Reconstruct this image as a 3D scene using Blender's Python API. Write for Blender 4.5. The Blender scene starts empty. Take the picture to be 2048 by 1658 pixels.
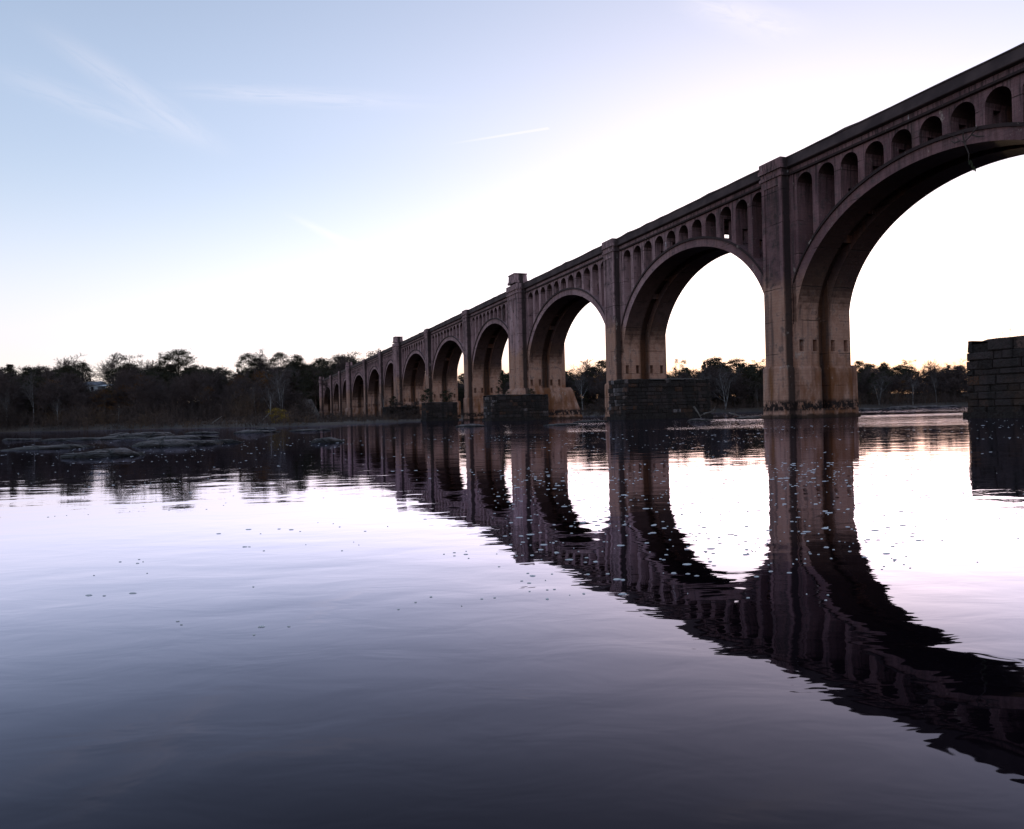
import bpy, math, random
import numpy as np
from mathutils import Vector, Matrix

rnd = random.Random(7)
nrs = np.random.RandomState(5)
sc = bpy.context.scene
COL = sc.collection

# ------------------------------------------------------------------ camera
F = 1473.0            # focal length in pixels of a 2048 px wide frame
CAM_H = 1.04          # eye height over the water
ROLL = -0.0250
AL = 0.3669           # heading of the bridge, turned left from the view axis
D = 50.0              # distance from the camera to the near face of the bridge
cd = bpy.data.cameras.new('camera')
cam = bpy.data.objects.new('camera', cd)
COL.objects.link(cam)
cd.sensor_fit = 'HORIZONTAL'
cd.sensor_width = 36.0
cd.lens = 36.0 * F / 2048.0
cd.clip_start = 0.1
cd.clip_end = 20000
cr, sr = math.cos(ROLL), math.sin(ROLL)
cam.matrix_world = Matrix(((cr, -sr, 0, 0), (0, 0, -1, 0), (sr, cr, 0, CAM_H), (0, 0, 0, 1)))
sc.camera = cam

# ------------------------------------------------------------------ light
SUN_AZ, SUN_EL = 21.0, 3.0
w = bpy.data.worlds.new('World')
sc.world = w
w.use_nodes = True
nt = w.node_tree
N, L = nt.nodes, nt.links


def nd(tree, kind, **kw):
    n = tree.nodes.new(kind)
    for k, v in kw.items():
        if k.startswith('i_'):
            key = k[2:]
            key = int(key) if key.isdigit() else key.replace('_', ' ')
            n.inputs[key].default_value = v
        else:
            setattr(n, k, v)
    return n


def math_n(tree, op, a, b=None, clamp=False):
    n = tree.nodes.new('ShaderNodeMath')
    n.operation = op
    n.use_clamp = clamp
    for i, v in enumerate((a, b)):
        if v is None:
            continue
        if isinstance(v, (int, float)):
            n.inputs[i].default_value = v
        else:
            tree.links.new(v, n.inputs[i])
    return n.outputs[0]


def mix_c(tree, fac, a, b, blend='MIX'):
    n = tree.nodes.new('ShaderNodeMix')
    n.data_type = 'RGBA'
    n.blend_type = blend
    for idx, v in ((0, fac), (6, a), (7, b)):
        if isinstance(v, (int, float)):
            n.inputs[idx].default_value = v
        elif isinstance(v, tuple):
            n.inputs[idx].default_value = (v[0], v[1], v[2], 1)
        else:
            tree.links.new(v, n.inputs[idx])
    return n.outputs[2]


def smooth(tree, v, a, b, lo=0.0, hi=1.0):
    n = tree.nodes.new('ShaderNodeMapRange')
    n.interpolation_type = 'SMOOTHSTEP'
    n.inputs[1].default_value = a
    n.inputs[2].default_value = b
    n.inputs[3].default_value = lo
    n.inputs[4].default_value = hi
    tree.links.new(v, n.inputs[0])
    return n.outputs[0]


sky = nd(nt, 'ShaderNodeTexSky', sky_type='NISHITA', sun_disc=False, air_density=1.0, dust_density=1.0, ozone_density=3.0)
sky.sun_elevation = math.radians(SUN_EL)
sky.sun_rotation = math.radians(SUN_AZ)
gam = nd(nt, 'ShaderNodeGamma', i_1=0.46)
L.new(sky.outputs[0], gam.inputs[0])
tc = nd(nt, 'ShaderNodeTexCoord')
DIR = tc.outputs['Generated']
sep = nd(nt, 'ShaderNodeSeparateXYZ')
L.new(DIR, sep.inputs[0])
dx, dy, dz = sep.outputs
# the sky away from the afterglow is dimmer
saz = math.radians(SUN_AZ)
front = math_n(nt, 'ADD', math_n(nt, 'MULTIPLY', dx, math.sin(saz)), math_n(nt, 'MULTIPLY', dy, math.cos(saz)))
dim = smooth(nt, front, -0.60, 0.55, 0.98, 1.0)
skyc = mix_c(nt, 1.0, gam.outputs[0], (5.30, 4.72, 4.95), 'MULTIPLY')
hs = nd(nt, 'ShaderNodeHueSaturation', i_Saturation=0.80)
L.new(smooth(nt, dz, 0.08, 0.34, 0.62, 0.98), hs.inputs['Saturation'])
L.new(skyc, hs.inputs['Color'])


# cirrus: streaks laid on a flat cloud deck high above the ground
def deck(height):
    s = math_n(nt, 'DIVIDE', height, math_n(nt, 'MAXIMUM', dz, 0.03))
    return math_n(nt, 'MULTIPLY', dx, s), math_n(nt, 'MULTIPLY', dy, s)


cx, cy = deck(1.0)     # units of cloud-deck heights


def pix_deck(x, y):
    u = (x - 1024) * cr + (y - 829) * sr
    v = -(x - 1024) * sr + (y - 829) * cr
    return u / -v, F / -v


def streak(p0, p1, w0, w1, seed, amount, fade0=0.15, fade1=0.2, wisp=0.6, sharp=1.0):
    """a streak from image direction p0 to p1 (turned into places on the cloud deck)"""
    a = pix_deck(*p0)
    b = pix_deck(*p1)
    ex, ey = b[0] - a[0], b[1] - a[1]
    ln = math.hypot(ex, ey)
    ex, ey = ex / ln, ey / ln
    rx = math_n(nt, 'SUBTRACT', cx, a[0])
    ry = math_n(nt, 'SUBTRACT', cy, a[1])
    t = math_n(nt, 'ADD', math_n(nt, 'MULTIPLY', rx, ex), math_n(nt, 'MULTIPLY', ry, ey))
    q = math_n(nt, 'ADD', math_n(nt, 'MULTIPLY', rx, -ey), math_n(nt, 'MULTIPLY', ry, ex))
    cmb = nd(nt, 'ShaderNodeCombineXYZ')
    L.new(math_n(nt, 'MULTIPLY', t, 3.0 / ln), cmb.inputs[0])
    L.new(math_n(nt, 'MULTIPLY', q, 1.6 / max(w0, w1)), cmb.inputs[1])
    cmb.inputs[2].default_value = seed
    no = nd(nt, 'ShaderNodeTexNoise', i_Scale=1.6, i_Detail=7.0, i_Roughness=0.62, i_Distortion=0.6)
    L.new(cmb.outputs[0], no.inputs['Vector'])
    tn = math_n(nt, 'DIVIDE', t, ln, True)
    wid = math_n(nt, 'ADD', w0, math_n(nt, 'MULTIPLY', tn, w1 - w0))
    qq = math_n(nt, 'ADD', math_n(nt, 'DIVIDE', math_n(nt, 'ABSOLUTE', q), wid),
                math_n(nt, 'MULTIPLY', math_n(nt, 'SUBTRACT', no.outputs[0], 0.5), 1.6 * wisp))
    body = smooth(nt, qq, 1.0, 1.0 - sharp)
    ends = math_n(nt, 'MULTIPLY', smooth(nt, t, -0.02 * ln, fade0 * ln), smooth(nt, t, ln, (1 - fade1) * ln))
    tex = smooth(nt, no.outputs[0], 0.30, 0.62, 1 - wisp, 1.0)
    return math_n(nt, 'MULTIPLY', math_n(nt, 'MULTIPLY', body, ends), math_n(nt, 'MULTIPLY', tex, amount))


up = smooth(nt, dz, 0.03, 0.12)
streaks = [
    streak((40, 20), (470, 330), 0.075, 0.15, 1.3, 0.28, 0.3, 0.45, 0.85),
    streak((-80, 110), (400, 300), 0.13, 0.17, 7.7, 0.20, 0.35, 0.5, 0.95),
    streak((300, 178), (960, 212), 0.10, 0.11, 3.1, 0.30, 0.3, 0.55, 1.0),
    streak((880, 291), (1100, 256), 0.011, 0.016, 5.0, 0.32, 0.6, 0.02, 0.1, 0.6),
    streak((1350, -20), (1640, 85), 0.10, 0.12, 9.2, 0.50, 0.3, 0.5, 0.8),
    streak((1850, 180), (2080, 100), 0.12, 0.14, 11.2, 0.30, 0.3, 0.3, 0.8),
    streak((560, 420), (760, 520), 0.05, 0.12, 13.2, 0.25, 0.3, 0.4, 0.7),
]
tot = streaks[0]
for s_ in streaks[1:]:
    tot = math_n(nt, 'ADD', tot, s_)
tot = math_n(nt, 'MULTIPLY', tot, up, True)
cloudc = mix_c(nt, 0.5, hs.outputs[0], (9.5, 8.4, 8.3))
withc = mix_c(nt, tot, hs.outputs[0], cloudc)
withc = mix_c(nt, smooth(nt, dz, 0.30, 0.06), withc, mix_c(nt, 1.0, withc, (1.05, 0.975, 1.0), 'MULTIPLY'))
# warm, dimmer air right on the horizon under the afterglow
warm = math_n(nt, 'MULTIPLY', smooth(nt, dz, 0.13, 0.03), smooth(nt, front, 0.70, 0.97))
fin = mix_c(nt, warm, withc, mix_c(nt, 1.0, withc, (0.58, 0.46, 0.345), 'MULTIPLY'))
vm = nd(nt, 'ShaderNodeVectorMath', operation='SCALE')
L.new(fin, vm.inputs[0])
L.new(math_n(nt, 'MULTIPLY', dim, math_n(nt, 'MULTIPLY', smooth(nt, dz, 0.05, 0.36, 1.22, 1.0), math_n(nt, 'MULTIPLY', smooth(nt, front, 0.55, 1.0, 0.97, 1.10), smooth(nt, dz, 0.34, 0.52, 1.0, 0.90)))), vm.inputs[3])
L.new(vm.outputs[0], N['Background'].inputs[0])
N['Background'].inputs[1].default_value = 0.15

sl = bpy.data.lights.new('sun', 'SUN')
sl.energy = 0.4
sl.angle = math.radians(0.6)
sl.color = (1.0, 0.72, 0.45)
so = bpy.data.objects.new('sun', sl)
COL.objects.link(so)
el = math.radians(SUN_EL)
sd = Vector((math.sin(saz) * math.cos(el), math.cos(saz) * math.cos(el), math.sin(el)))
so.rotation_euler = sd.to_track_quat('Z', 'Y').to_euler()
so.location = sd * 200

sc.view_settings.view_transform = 'Standard'
sc.view_settings.look = 'None'
sc.view_settings.exposure = 0.0
sc.view_settings.gamma = 1.0
try:
    sc.view_settings.use_curve_mapping = False
except Exception:
    pass
sc.render.engine = 'CYCLES'
sc.cycles.max_bounces = 6
sc.cycles.caustics_reflective = False
sc.cycles.caustics_refractive = False
sc.cycles.use_denoising = True


# ------------------------------------------------------------------ helpers
def unroll(x, y):
    return (x - 1024) * cr + (y - 829) * sr, -(x - 1024) * sr + (y - 829) * cr


def horizon(x):
    return 829 + (x - 1024) * sr / cr


def at(x, depth, y=None):
    """the ground point seen in column x at a given depth; with y also its height"""
    yy = y if y is not None else horizon(x)
    u, v = unroll(x, yy)
    return Vector((u * depth / F, depth, CAM_H - v * depth / F))


def depth_of(x, yw):
    return CAM_H * F / max(3.0, (yw - horizon(x)))


class MB:
    def __init__(self):
        self.v, self.f, self.t = [], [], []
        self.tone = 0.5

    def poly(self, pts):
        b = len(self.v)
        self.v.extend([tuple(p) for p in pts])
        self.f.append(tuple(range(b, b + len(pts))))
        self.t.append(self.tone)

    def mesh(self, vs, fs):
        b = len(self.v)
        self.v.extend([tuple(p) for p in vs])
        for f in fs:
            self.f.append(tuple(i + b for i in f))
            self.t.append(self.tone)

    def box(self, a, b, skip=''):
        (x0, y0, z0), (x1, y1, z1) = a, b
        vs = [(x0, y0, z0), (x1, y0, z0), (x1, y1, z0), (x0, y1, z0), (x0, y0, z1), (x1, y0, z1), (x1, y1, z1), (x0, y1, z1)]
        fs = {'b': (0, 3, 2, 1), 't': (4, 5, 6, 7), 'y': (0, 1, 5, 4), 'X': (1, 2, 6, 5), 'Y': (2, 3, 7, 6), 'x': (3, 0, 4, 7)}
        self.mesh(vs, [fs[k] for k in fs if k not in skip])

    def tube(self, p, q, r0, r1, n=4, cap=False):
        p, q = np.asarray(p, float), np.asarray(q, float)
        d = q - p
        ln = np.linalg.norm(d)
        if ln < 1e-6:
            return
        d /= ln
        a = np.cross(d, (0, 0, 1.0) if abs(d[2]) < 0.9 else (1.0, 0, 0))
        a /= np.linalg.norm(a)
        c = np.cross(d, a)
        b = len(self.v)
        for base, r in ((p, r0), (q, r1)):
            for i in range(n):
                an = 2 * math.pi * i / n
                self.v.append(tuple(base + r * (math.cos(an) * a + math.sin(an) * c)))
        for i in range(n):
            j = (i + 1) % n
            self.f.append((b + i, b + j, b + n + j, b + n + i))
            self.t.append(self.tone)
        if cap:
            self.f.append(tuple(b + n + i for i in range(n)))
            self.t.append(self.tone)

    def data(self, name, mat, smooth_=False):
        me = bpy.data.meshes.new(name)
        me.from_pydata(self.v, [], self.f)
        at_ = me.attributes.new('tone', 'FLOAT', 'FACE')
        at_.data.foreach_set('value', np.asarray(self.t, dtype=np.float32))
        if smooth_:
            me.polygons.foreach_set('use_smooth', [True] * len(me.polygons))
        me.materials.append(mat)
        me.update()
        return me

    def build(self, name, mat, parent=None, smooth_=False):
        return link(name, self.data(name, mat, smooth_), parent)


def link(name, me, parent=None):
    o = bpy.data.objects.new(name, me)
    COL.objects.link(o)
    if parent is not None:
        o.parent = parent
    return o


def tag(o, label=None, cat=None, group=None, kind=None):
    if label:
        o['label'] = label
    if cat:
        o['category'] = cat
    if group:
        o['group'] = group
    if kind:
        o['kind'] = kind
    return o


def thing(name, label, cat, loc=(0, 0, 0), rz=0.0, group=None, scale=1.0):
    o = bpy.data.objects.new(name, None)
    COL.objects.link(o)
    o.location = loc
    o.rotation_euler = (0, 0, rz)
    o.scale = (scale,) * 3 if isinstance(scale, (int, float)) else scale
    return tag(o, label, cat, group)


def copy_tree(root, loc, rz, scale, label=None, group=None):
    r = root.copy()
    COL.objects.link(r)
    r.location = loc
    r.rotation_euler = (0, 0, rz)
    r.scale = (scale,) * 3 if isinstance(scale, (int, float)) else scale
    if label:
        r['label'] = label
    if group:
        r['group'] = group
    for ch in list(root.children):
        c = ch.copy()
        COL.objects.link(c)
        c.parent = r
        for g in ch.children:
            d_ = g.copy()
            COL.objects.link(d_)
            d_.parent = c
    return r


# ------------------------------------------------------------------ materials
def new_mat(name):
    m = bpy.data.materials.new(name)
    m.use_nodes = True
    t = m.node_tree
    return m, t, t.nodes['Principled BSDF']


def noise(t, vec, scale, detail=4.0, rough=0.55, dist=0.0):
    n = nd(t, 'ShaderNodeTexNoise', i_Scale=scale, i_Detail=detail, i_Roughness=rough, i_Distortion=dist)
    t.links.new(vec, n.inputs['Vector'])
    return n.outputs[0]


def scaled(t, vec, s, off=(0, 0, 0)):
    m = nd(t, 'ShaderNodeMapping', i_Scale=s, i_Location=off)
    t.links.new(vec, m.inputs[0])
    return m.outputs[0]


def simple_mat(name, c0, c1, scale=3.0, rough=0.9, tone=0.0, dark=(0.01, 0.01, 0.01), light=None, spec=0.2):
    """two colours mixed by noise; with tone, the face attribute also picks between dark and light"""
    m, t, b = new_mat(name)
    co = nd(t, 'ShaderNodeTexCoord').outputs['Object']
    f = smooth(t, noise(t, co, scale), 0.35, 0.65)
    c = mix_c(t, f, c0, c1)
    if tone:
        a = nd(t, 'ShaderNodeAttribute', attribute_name='tone')
        c = mix_c(t, math_n(t, 'MULTIPLY', smooth(t, a.outputs['Fac'], 0.5, 0.0), tone), c, dark)
        if light:
            c = mix_c(t, math_n(t, 'MULTIPLY', smooth(t, a.outputs['Fac'], 0.5, 1.0), tone), c, light)
    t.links.new(c, b.inputs['Base Color'])
    b.inputs['Roughness'].default_value = rough
    b.inputs['Specular IOR Level'].default_value = spec
    return m


def concrete_mat():
    m, t, b = new_mat('weathered_concrete')
    co = nd(t, 'ShaderNodeTexCoord').outputs['Object']
    sp = nd(t, 'ShaderNodeSeparateXYZ')
    t.links.new(co, sp.inputs[0])
    z = sp.outputs[2]
    big = noise(t, co, 0.22, 5.0, 0.6)
    mid = noise(t, co, 1.3, 6.0, 0.65)
    fine = noise(t, co, 9.0, 4.0, 0.6)
    # old grey-mauve skin above, washed tan concrete below a wandering line
    zz = math_n(t, 'ADD', z, math_n(t, 'MULTIPLY', math_n(t, 'SUBTRACT', big, 0.5), 7.0))
    low = smooth(t, zz, 14.2, 11.8)
    far_ = smooth(t, sp.outputs[1], 62.0, 88.0)  # near concrete painted darker: old staining plus lens vignette put into the colour
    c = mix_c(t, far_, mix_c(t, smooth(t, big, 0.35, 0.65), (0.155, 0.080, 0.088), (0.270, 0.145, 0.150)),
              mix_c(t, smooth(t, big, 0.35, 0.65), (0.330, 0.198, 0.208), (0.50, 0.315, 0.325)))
    c = mix_c(t, low, c, mix_c(t, smooth(t, mid, 0.35, 0.7), (0.42, 0.222, 0.160), (0.60, 0.350, 0.265)))
    # blotches
    c = mix_c(t, math_n(t, 'MULTIPLY', smooth(t, mid, 0.52, 0.66), 0.62), c, (0.11, 0.084, 0.084))
    c = mix_c(t, math_n(t, 'MULTIPLY', smooth(t, fine, 0.5, 0.75), 0.30), c, (0.38, 0.31, 0.28))
    # water running down: long vertical streaks
    st = noise(t, scaled(t, co, (1.1, 1.1, 0.07)), 1.0, 6.0, 0.65)
    c = mix_c(t, math_n(t, 'MULTIPLY', smooth(t, st, 0.52, 0.70), 0.72), c, (0.075, 0.055, 0.055))
    st3 = noise(t, scaled(t, co, (2.6, 2.6, 0.16), (7, 3, 1)), 1.0, 5.0, 0.6)
    c = mix_c(t, math_n(t, 'MULTIPLY', smooth(t, st3, 0.62, 0.74), 0.45), c, (0.48, 0.41, 0.37))
    # rust-coloured runs, strong low down
    st2 = noise(t, scaled(t, co, (0.8, 0.8, 0.10), (31, 5, 2)), 1.0, 4.0, 0.6)
    rust = math_n(t, 'MULTIPLY', smooth(t, st2, 0.50, 0.66), smooth(t, zz, 9.0, 2.5, 0.12, 0.85))
    c = mix_c(t, rust, c, (0.22, 0.088, 0.034))
    # a black damp stain down the flanks of the pilasters, and rust where the valley between the ribs drains
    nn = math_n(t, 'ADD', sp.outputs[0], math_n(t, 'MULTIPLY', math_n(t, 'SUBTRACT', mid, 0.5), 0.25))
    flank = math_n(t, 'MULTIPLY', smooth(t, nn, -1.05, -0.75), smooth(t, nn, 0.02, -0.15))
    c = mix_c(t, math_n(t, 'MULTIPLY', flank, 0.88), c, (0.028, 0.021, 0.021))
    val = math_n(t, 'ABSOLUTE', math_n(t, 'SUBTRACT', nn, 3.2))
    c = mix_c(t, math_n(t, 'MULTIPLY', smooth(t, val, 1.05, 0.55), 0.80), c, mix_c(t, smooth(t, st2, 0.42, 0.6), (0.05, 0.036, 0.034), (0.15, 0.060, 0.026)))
    # drips that start under the cornice and under the back of the ring
    dr = noise(t, scaled(t, co, (4.5, 4.5, 0.22), (2, 8, 5)), 1.0, 4.0, 0.6)
    c = mix_c(t, math_n(t, 'MULTIPLY', math_n(t, 'MULTIPLY', smooth(t, dr, 0.48, 0.62), smooth(t, z, 17.5, 22.6)), 0.75), c, (0.036, 0.026, 0.027))
    sp2 = noise(t, scaled(t, co, (0.9, 0.9, 0.55), (13, 1, 6)), 1.0, 7.0, 0.7)
    c = mix_c(t, math_n(t, 'MULTIPLY', smooth(t, sp2, 0.63, 0.68), 0.6), c, (0.50, 0.40, 0.35))
    c = mix_c(t, math_n(t, 'MULTIPLY', smooth(t, sp2, 0.36, 0.31), 0.75), c, (0.055, 0.038, 0.034))
    lea = noise(t, scaled(t, co, (3.2, 3.2, 0.35), (21, 4, 9)), 1.0, 5.0, 0.65)
    c = mix_c(t, math_n(t, 'MULTIPLY', smooth(t, lea, 0.66, 0.72), math_n(t, 'MULTIPLY', smooth(t, big, 0.5, 0.6), 0.8)), c, (0.72, 0.68, 0.68))
    # undersides are darkened in the colour by their downward normal
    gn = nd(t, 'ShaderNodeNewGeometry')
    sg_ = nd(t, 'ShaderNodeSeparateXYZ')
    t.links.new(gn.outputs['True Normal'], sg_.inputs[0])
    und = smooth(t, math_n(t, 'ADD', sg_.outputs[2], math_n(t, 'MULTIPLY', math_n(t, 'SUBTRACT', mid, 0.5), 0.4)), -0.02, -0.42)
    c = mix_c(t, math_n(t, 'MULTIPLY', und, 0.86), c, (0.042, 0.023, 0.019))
    # pour joints and board marks
    jt = nd(t, 'ShaderNodeMath', operation='PINGPONG')
    t.links.new(math_n(t, 'ADD', z, math_n(t, 'MULTIPLY', mid, 0.10)), jt.inputs[0])
    jt.inputs[1].default_value = 1.55
    joint = smooth(t, jt.outputs[0], 0.05, 0.015)
    jn = smooth(t, noise(t, scaled(t, co, (0.4, 0.4, 0.9), (3, 9, 4)), 1.0, 3.0), 0.42, 0.6)
    joint = math_n(t, 'MULTIPLY', joint, jn)
    c = mix_c(t, math_n(t, 'MULTIPLY', joint, 0.8), c, (0.03, 0.022, 0.02))
    bd = nd(t, 'ShaderNodeMath', operation='PINGPONG')
    t.links.new(z, bd.inputs[0])
    bd.inputs[1].default_value = 0.14
    board = smooth(t, bd.outputs[0], 0.045, 0.0)
    c = mix_c(t, math_n(t, 'MULTIPLY', board, math_n(t, 'MULTIPLY', smooth(t, mid, 0.3, 0.7), 0.30)), c, (0.05, 0.04, 0.038))
    # orange wash over the feet of the ribs, and a rough band of caught debris just over the river
    foot = math_n(t, 'MULTIPLY', math_n(t, 'MULTIPLY', smooth(t, zz, 6.2, 4.2), smooth(t, nn, -0.15, 0.10)), smooth(t, noise(t, scaled(t, co, (0.9, 0.9, 0.35), (5, 2, 7)), 1.0, 5.0, 0.6), 0.36, 0.62))
    c = mix_c(t, math_n(t, 'MULTIPLY', foot, 0.72), c, (0.20, 0.070, 0.026))
    rb = noise(t, scaled(t, co, (2.2, 2.2, 1.6)), 1.0, 6.0, 0.7)
    band = math_n(t, 'MULTIPLY', smooth(t, z, 0.55, 0.85), smooth(t, z, 1.95, 1.45))
    c = mix_c(t, math_n(t, 'MULTIPLY', band, smooth(t, rb, 0.40, 0.52)), c, (0.030, 0.020, 0.018))
    # slime near the water
    zw = math_n(t, 'ADD', z, math_n(t, 'MULTIPLY', math_n(t, 'SUBTRACT', mid, 0.5), 0.9))
    c = mix_c(t, math_n(t, 'MULTIPLY', smooth(t, zw, 0.55, 0.25), 0.85), c, (0.02, 0.016, 0.014))
    t.links.new(c, b.inputs['Base Color'])
    b.inputs['Roughness'].default_value = 0.92
    b.inputs['Specular IOR Level'].default_value = 0.15
    h = math_n(t, 'ADD', math_n(t, 'MULTIPLY', fine, 0.02), math_n(t, 'ADD', math_n(t, 'MULTIPLY', mid, 0.05),
               math_n(t, 'ADD', math_n(t, 'MULTIPLY', board, -0.008), math_n(t, 'MULTIPLY', joint, -0.05))))
    bp = nd(t, 'ShaderNodeBump', i_Strength=1.0, i_Distance=1.0)
    t.links.new(h, bp.inputs['Height'])
    t.links.new(bp.outputs[0], b.inputs['Normal'])
    return m


def stone_mat():
    m, t, b = new_mat('granite_blocks')
    co = nd(t, 'ShaderNodeTexCoord').outputs['Object']
    a = nd(t, 'ShaderNodeAttribute', attribute_name='tone').outputs['Fac']
    n1 = noise(t, co, 0.45, 5.0, 0.6)
    n2 = noise(t, co, 5.0, 5.0, 0.65)
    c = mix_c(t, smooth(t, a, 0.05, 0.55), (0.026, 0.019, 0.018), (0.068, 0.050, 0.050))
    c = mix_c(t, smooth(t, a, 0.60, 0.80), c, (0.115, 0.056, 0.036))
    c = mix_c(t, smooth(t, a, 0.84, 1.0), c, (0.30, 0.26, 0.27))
    c = mix_c(t, math_n(t, 'MULTIPLY', smooth(t, n2, 0.42, 0.62), 0.75), c, (0.05, 0.043, 0.04))
    st = noise(t, scaled(t, co, (0.9, 0.9, 0.08)), 1.0, 4.0, 0.6)
    c = mix_c(t, math_n(t, 'MULTIPLY', smooth(t, st, 0.44, 0.60), 0.85), c, (0.03, 0.026, 0.025))
    c = mix_c(t, math_n(t, 'MULTIPLY', smooth(t, n1, 0.55, 0.7), 0.4), c, (0.10, 0.055, 0.034))
    t.links.new(c, b.inputs['Base Color'])
    b.inputs['Roughness'].default_value = 0.9
    b.inputs['Specular IOR Level'].default_value = 0.15
    bp = nd(t, 'ShaderNodeBump', i_Strength=1.0, i_Distance=0.25)
    t.links.new(n2, bp.inputs['Height'])
    t.links.new(bp.outputs[0], b.inputs['Normal'])
    return m


def rock_mat():
    m, t, b = new_mat('river_rock')
    g = nd(t, 'ShaderNodeNewGeometry')
    co = g.outputs['Position']
    sp = nd(t, 'ShaderNodeSeparateXYZ')
    t.links.new(co, sp.inputs[0])
    n1 = noise(t, co, 0.8, 6.0, 0.65)
    n2 = noise(t, scaled(t, co, (1, 1, 4)), 3.0, 5.0, 0.65)
    c = mix_c(t, smooth(t, n1, 0.35, 0.65), (0.065, 0.048, 0.046), (0.17, 0.135, 0.135))
    c = mix_c(t, math_n(t, 'MULTIPLY', smooth(t, n2, 0.5, 0.7), 0.6), c, (0.04, 0.03, 0.028))
    vo = nd(t, 'ShaderNodeTexVoronoi', feature='DISTANCE_TO_EDGE', i_Scale=0.9)
    t.links.new(scaled(t, co, (0.7, 1.0, 2.6)), vo.inputs['Vector'])
    crack = smooth(t, math_n(t, 'ADD', vo.outputs['Distance'], math_n(t, 'MULTIPLY', math_n(t, 'SUBTRACT', n2, 0.5), 0.12)), 0.07, 0.01)
    c = mix_c(t, math_n(t, 'MULTIPLY', crack, 0.9), c, (0.015, 0.011, 0.010))
    zw = math_n(t, 'ADD', sp.outputs[2], math_n(t, 'MULTIPLY', math_n(t, 'SUBTRACT', n1, 0.5), 0.3))
    c = mix_c(t, smooth(t, zw, 0.22, 0.05), c, (0.018, 0.014, 0.013))
    t.links.new(c, b.inputs['Base Color'])
    b.inputs['Roughness'].default_value = 0.75
    bp = nd(t, 'ShaderNodeBump', i_Strength=1.0, i_Distance=0.45)
    t.links.new(math_n(t, 'SUBTRACT', math_n(t, 'ADD', n1, math_n(t, 'MULTIPLY', n2, 0.5)), crack), bp.inputs['Height'])
    t.links.new(bp.outputs[0], b.inputs['Normal'])
    return m


def ground_mat():
    m, t, b = new_mat('bank_soil')
    co = nd(t, 'ShaderNodeNewGeometry').outputs['Position']
    n1 = noise(t, co, 0.15, 6.0, 0.6)
    n2 = noise(t, co, 1.4, 5.0, 0.65)
    c = mix_c(t, smooth(t, n1, 0.4, 0.6), (0.034, 0.024, 0.019), (0.060, 0.038, 0.026))
    c = mix_c(t, math_n(t, 'MULTIPLY', smooth(t, n2, 0.5, 0.7), 0.7), c, (0.075, 0.060, 0.054))
    t.links.new(c, b.inputs['Base Color'])
    b.inputs['Roughness'].default_value = 0.95
    bp = nd(t, 'ShaderNodeBump', i_Strength=1.0, i_Distance=0.3)
    t.links.new(n2, bp.inputs['Height'])
    t.links.new(bp.outputs[0], b.inputs['Normal'])
    return m


def water_mat():
    m, t, b = new_mat('river_water')
    t.nodes.remove(b)
    out = t.nodes['Material Output']
    pos = nd(t, 'ShaderNodeNewGeometry').outputs['Position']
    sp = nd(t, 'ShaderNodeSeparateXYZ')
    t.links.new(pos, sp.inputs[0])
    # broad slow swell, small ripples, and livelier water out in the current
    swell = noise(t, scaled(t, pos, (0.55, 0.9, 1)), 1.0, 2.0, 0.5, 0.3)
    rip = noise(t, scaled(t, pos, (2.0, 3.6, 1)), 1.0, 3.0, 0.5, 0.4)
    far = noise(t, scaled(t, pos, (0.30, 0.55, 1)), 1.0, 6.0, 0.7, 0.2)
    patch = noise(t, scaled(t, pos, (0.012, 0.05, 1), (4, 2, 0)), 1.0, 3.0, 0.5)
    dist = sp.outputs[1]
    calm = smooth(t, dist, 16.0, 45.0)
    lively = math_n(t, 'MULTIPLY', calm, smooth(t, patch, 0.36, 0.62, 0.25, 1.0))
    h = math_n(t, 'ADD', math_n(t, 'MULTIPLY', swell, 0.0070), math_n(t, 'MULTIPLY', rip, 0.0016))
    h = math_n(t, 'ADD', h, math_n(t, 'MULTIPLY', math_n(t, 'MULTIPLY', far, lively), smooth(t, sp.outputs[0], -15.0, 30.0, 0.018, 0.055)))
    bp = nd(t, 'ShaderNodeBump', i_Strength=1.0, i_Distance=1.0)
    t.links.new(h, bp.inputs['Height'])
    fr = nd(t, 'ShaderNodeFresnel', i_IOR=1.33)
    t.links.new(bp.outputs[0], fr.inputs['Normal'])
    df = nd(t, 'ShaderNodeBsdfDiffuse', i_Color=(0.004, 0.0025, 0.004, 1))
    gl = nd(t, 'ShaderNodeBsdfGlossy', i_Color=(0.84, 0.83, 1.0, 1), i_Roughness=0.015)
    t.links.new(bp.outputs[0], gl.inputs['Normal'])
    mx = nd(t, 'ShaderNodeMixShader')
    t.links.new(smooth(t, fr.outputs[0], 0.008, 0.49), mx.inputs[0])
    t.links.new(df.outputs[0], mx.inputs[1])
    t.links.new(gl.outputs[0], mx.inputs[2])
    t.links.new(mx.outputs[0], out.inputs['Surface'])
    return m


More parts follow.
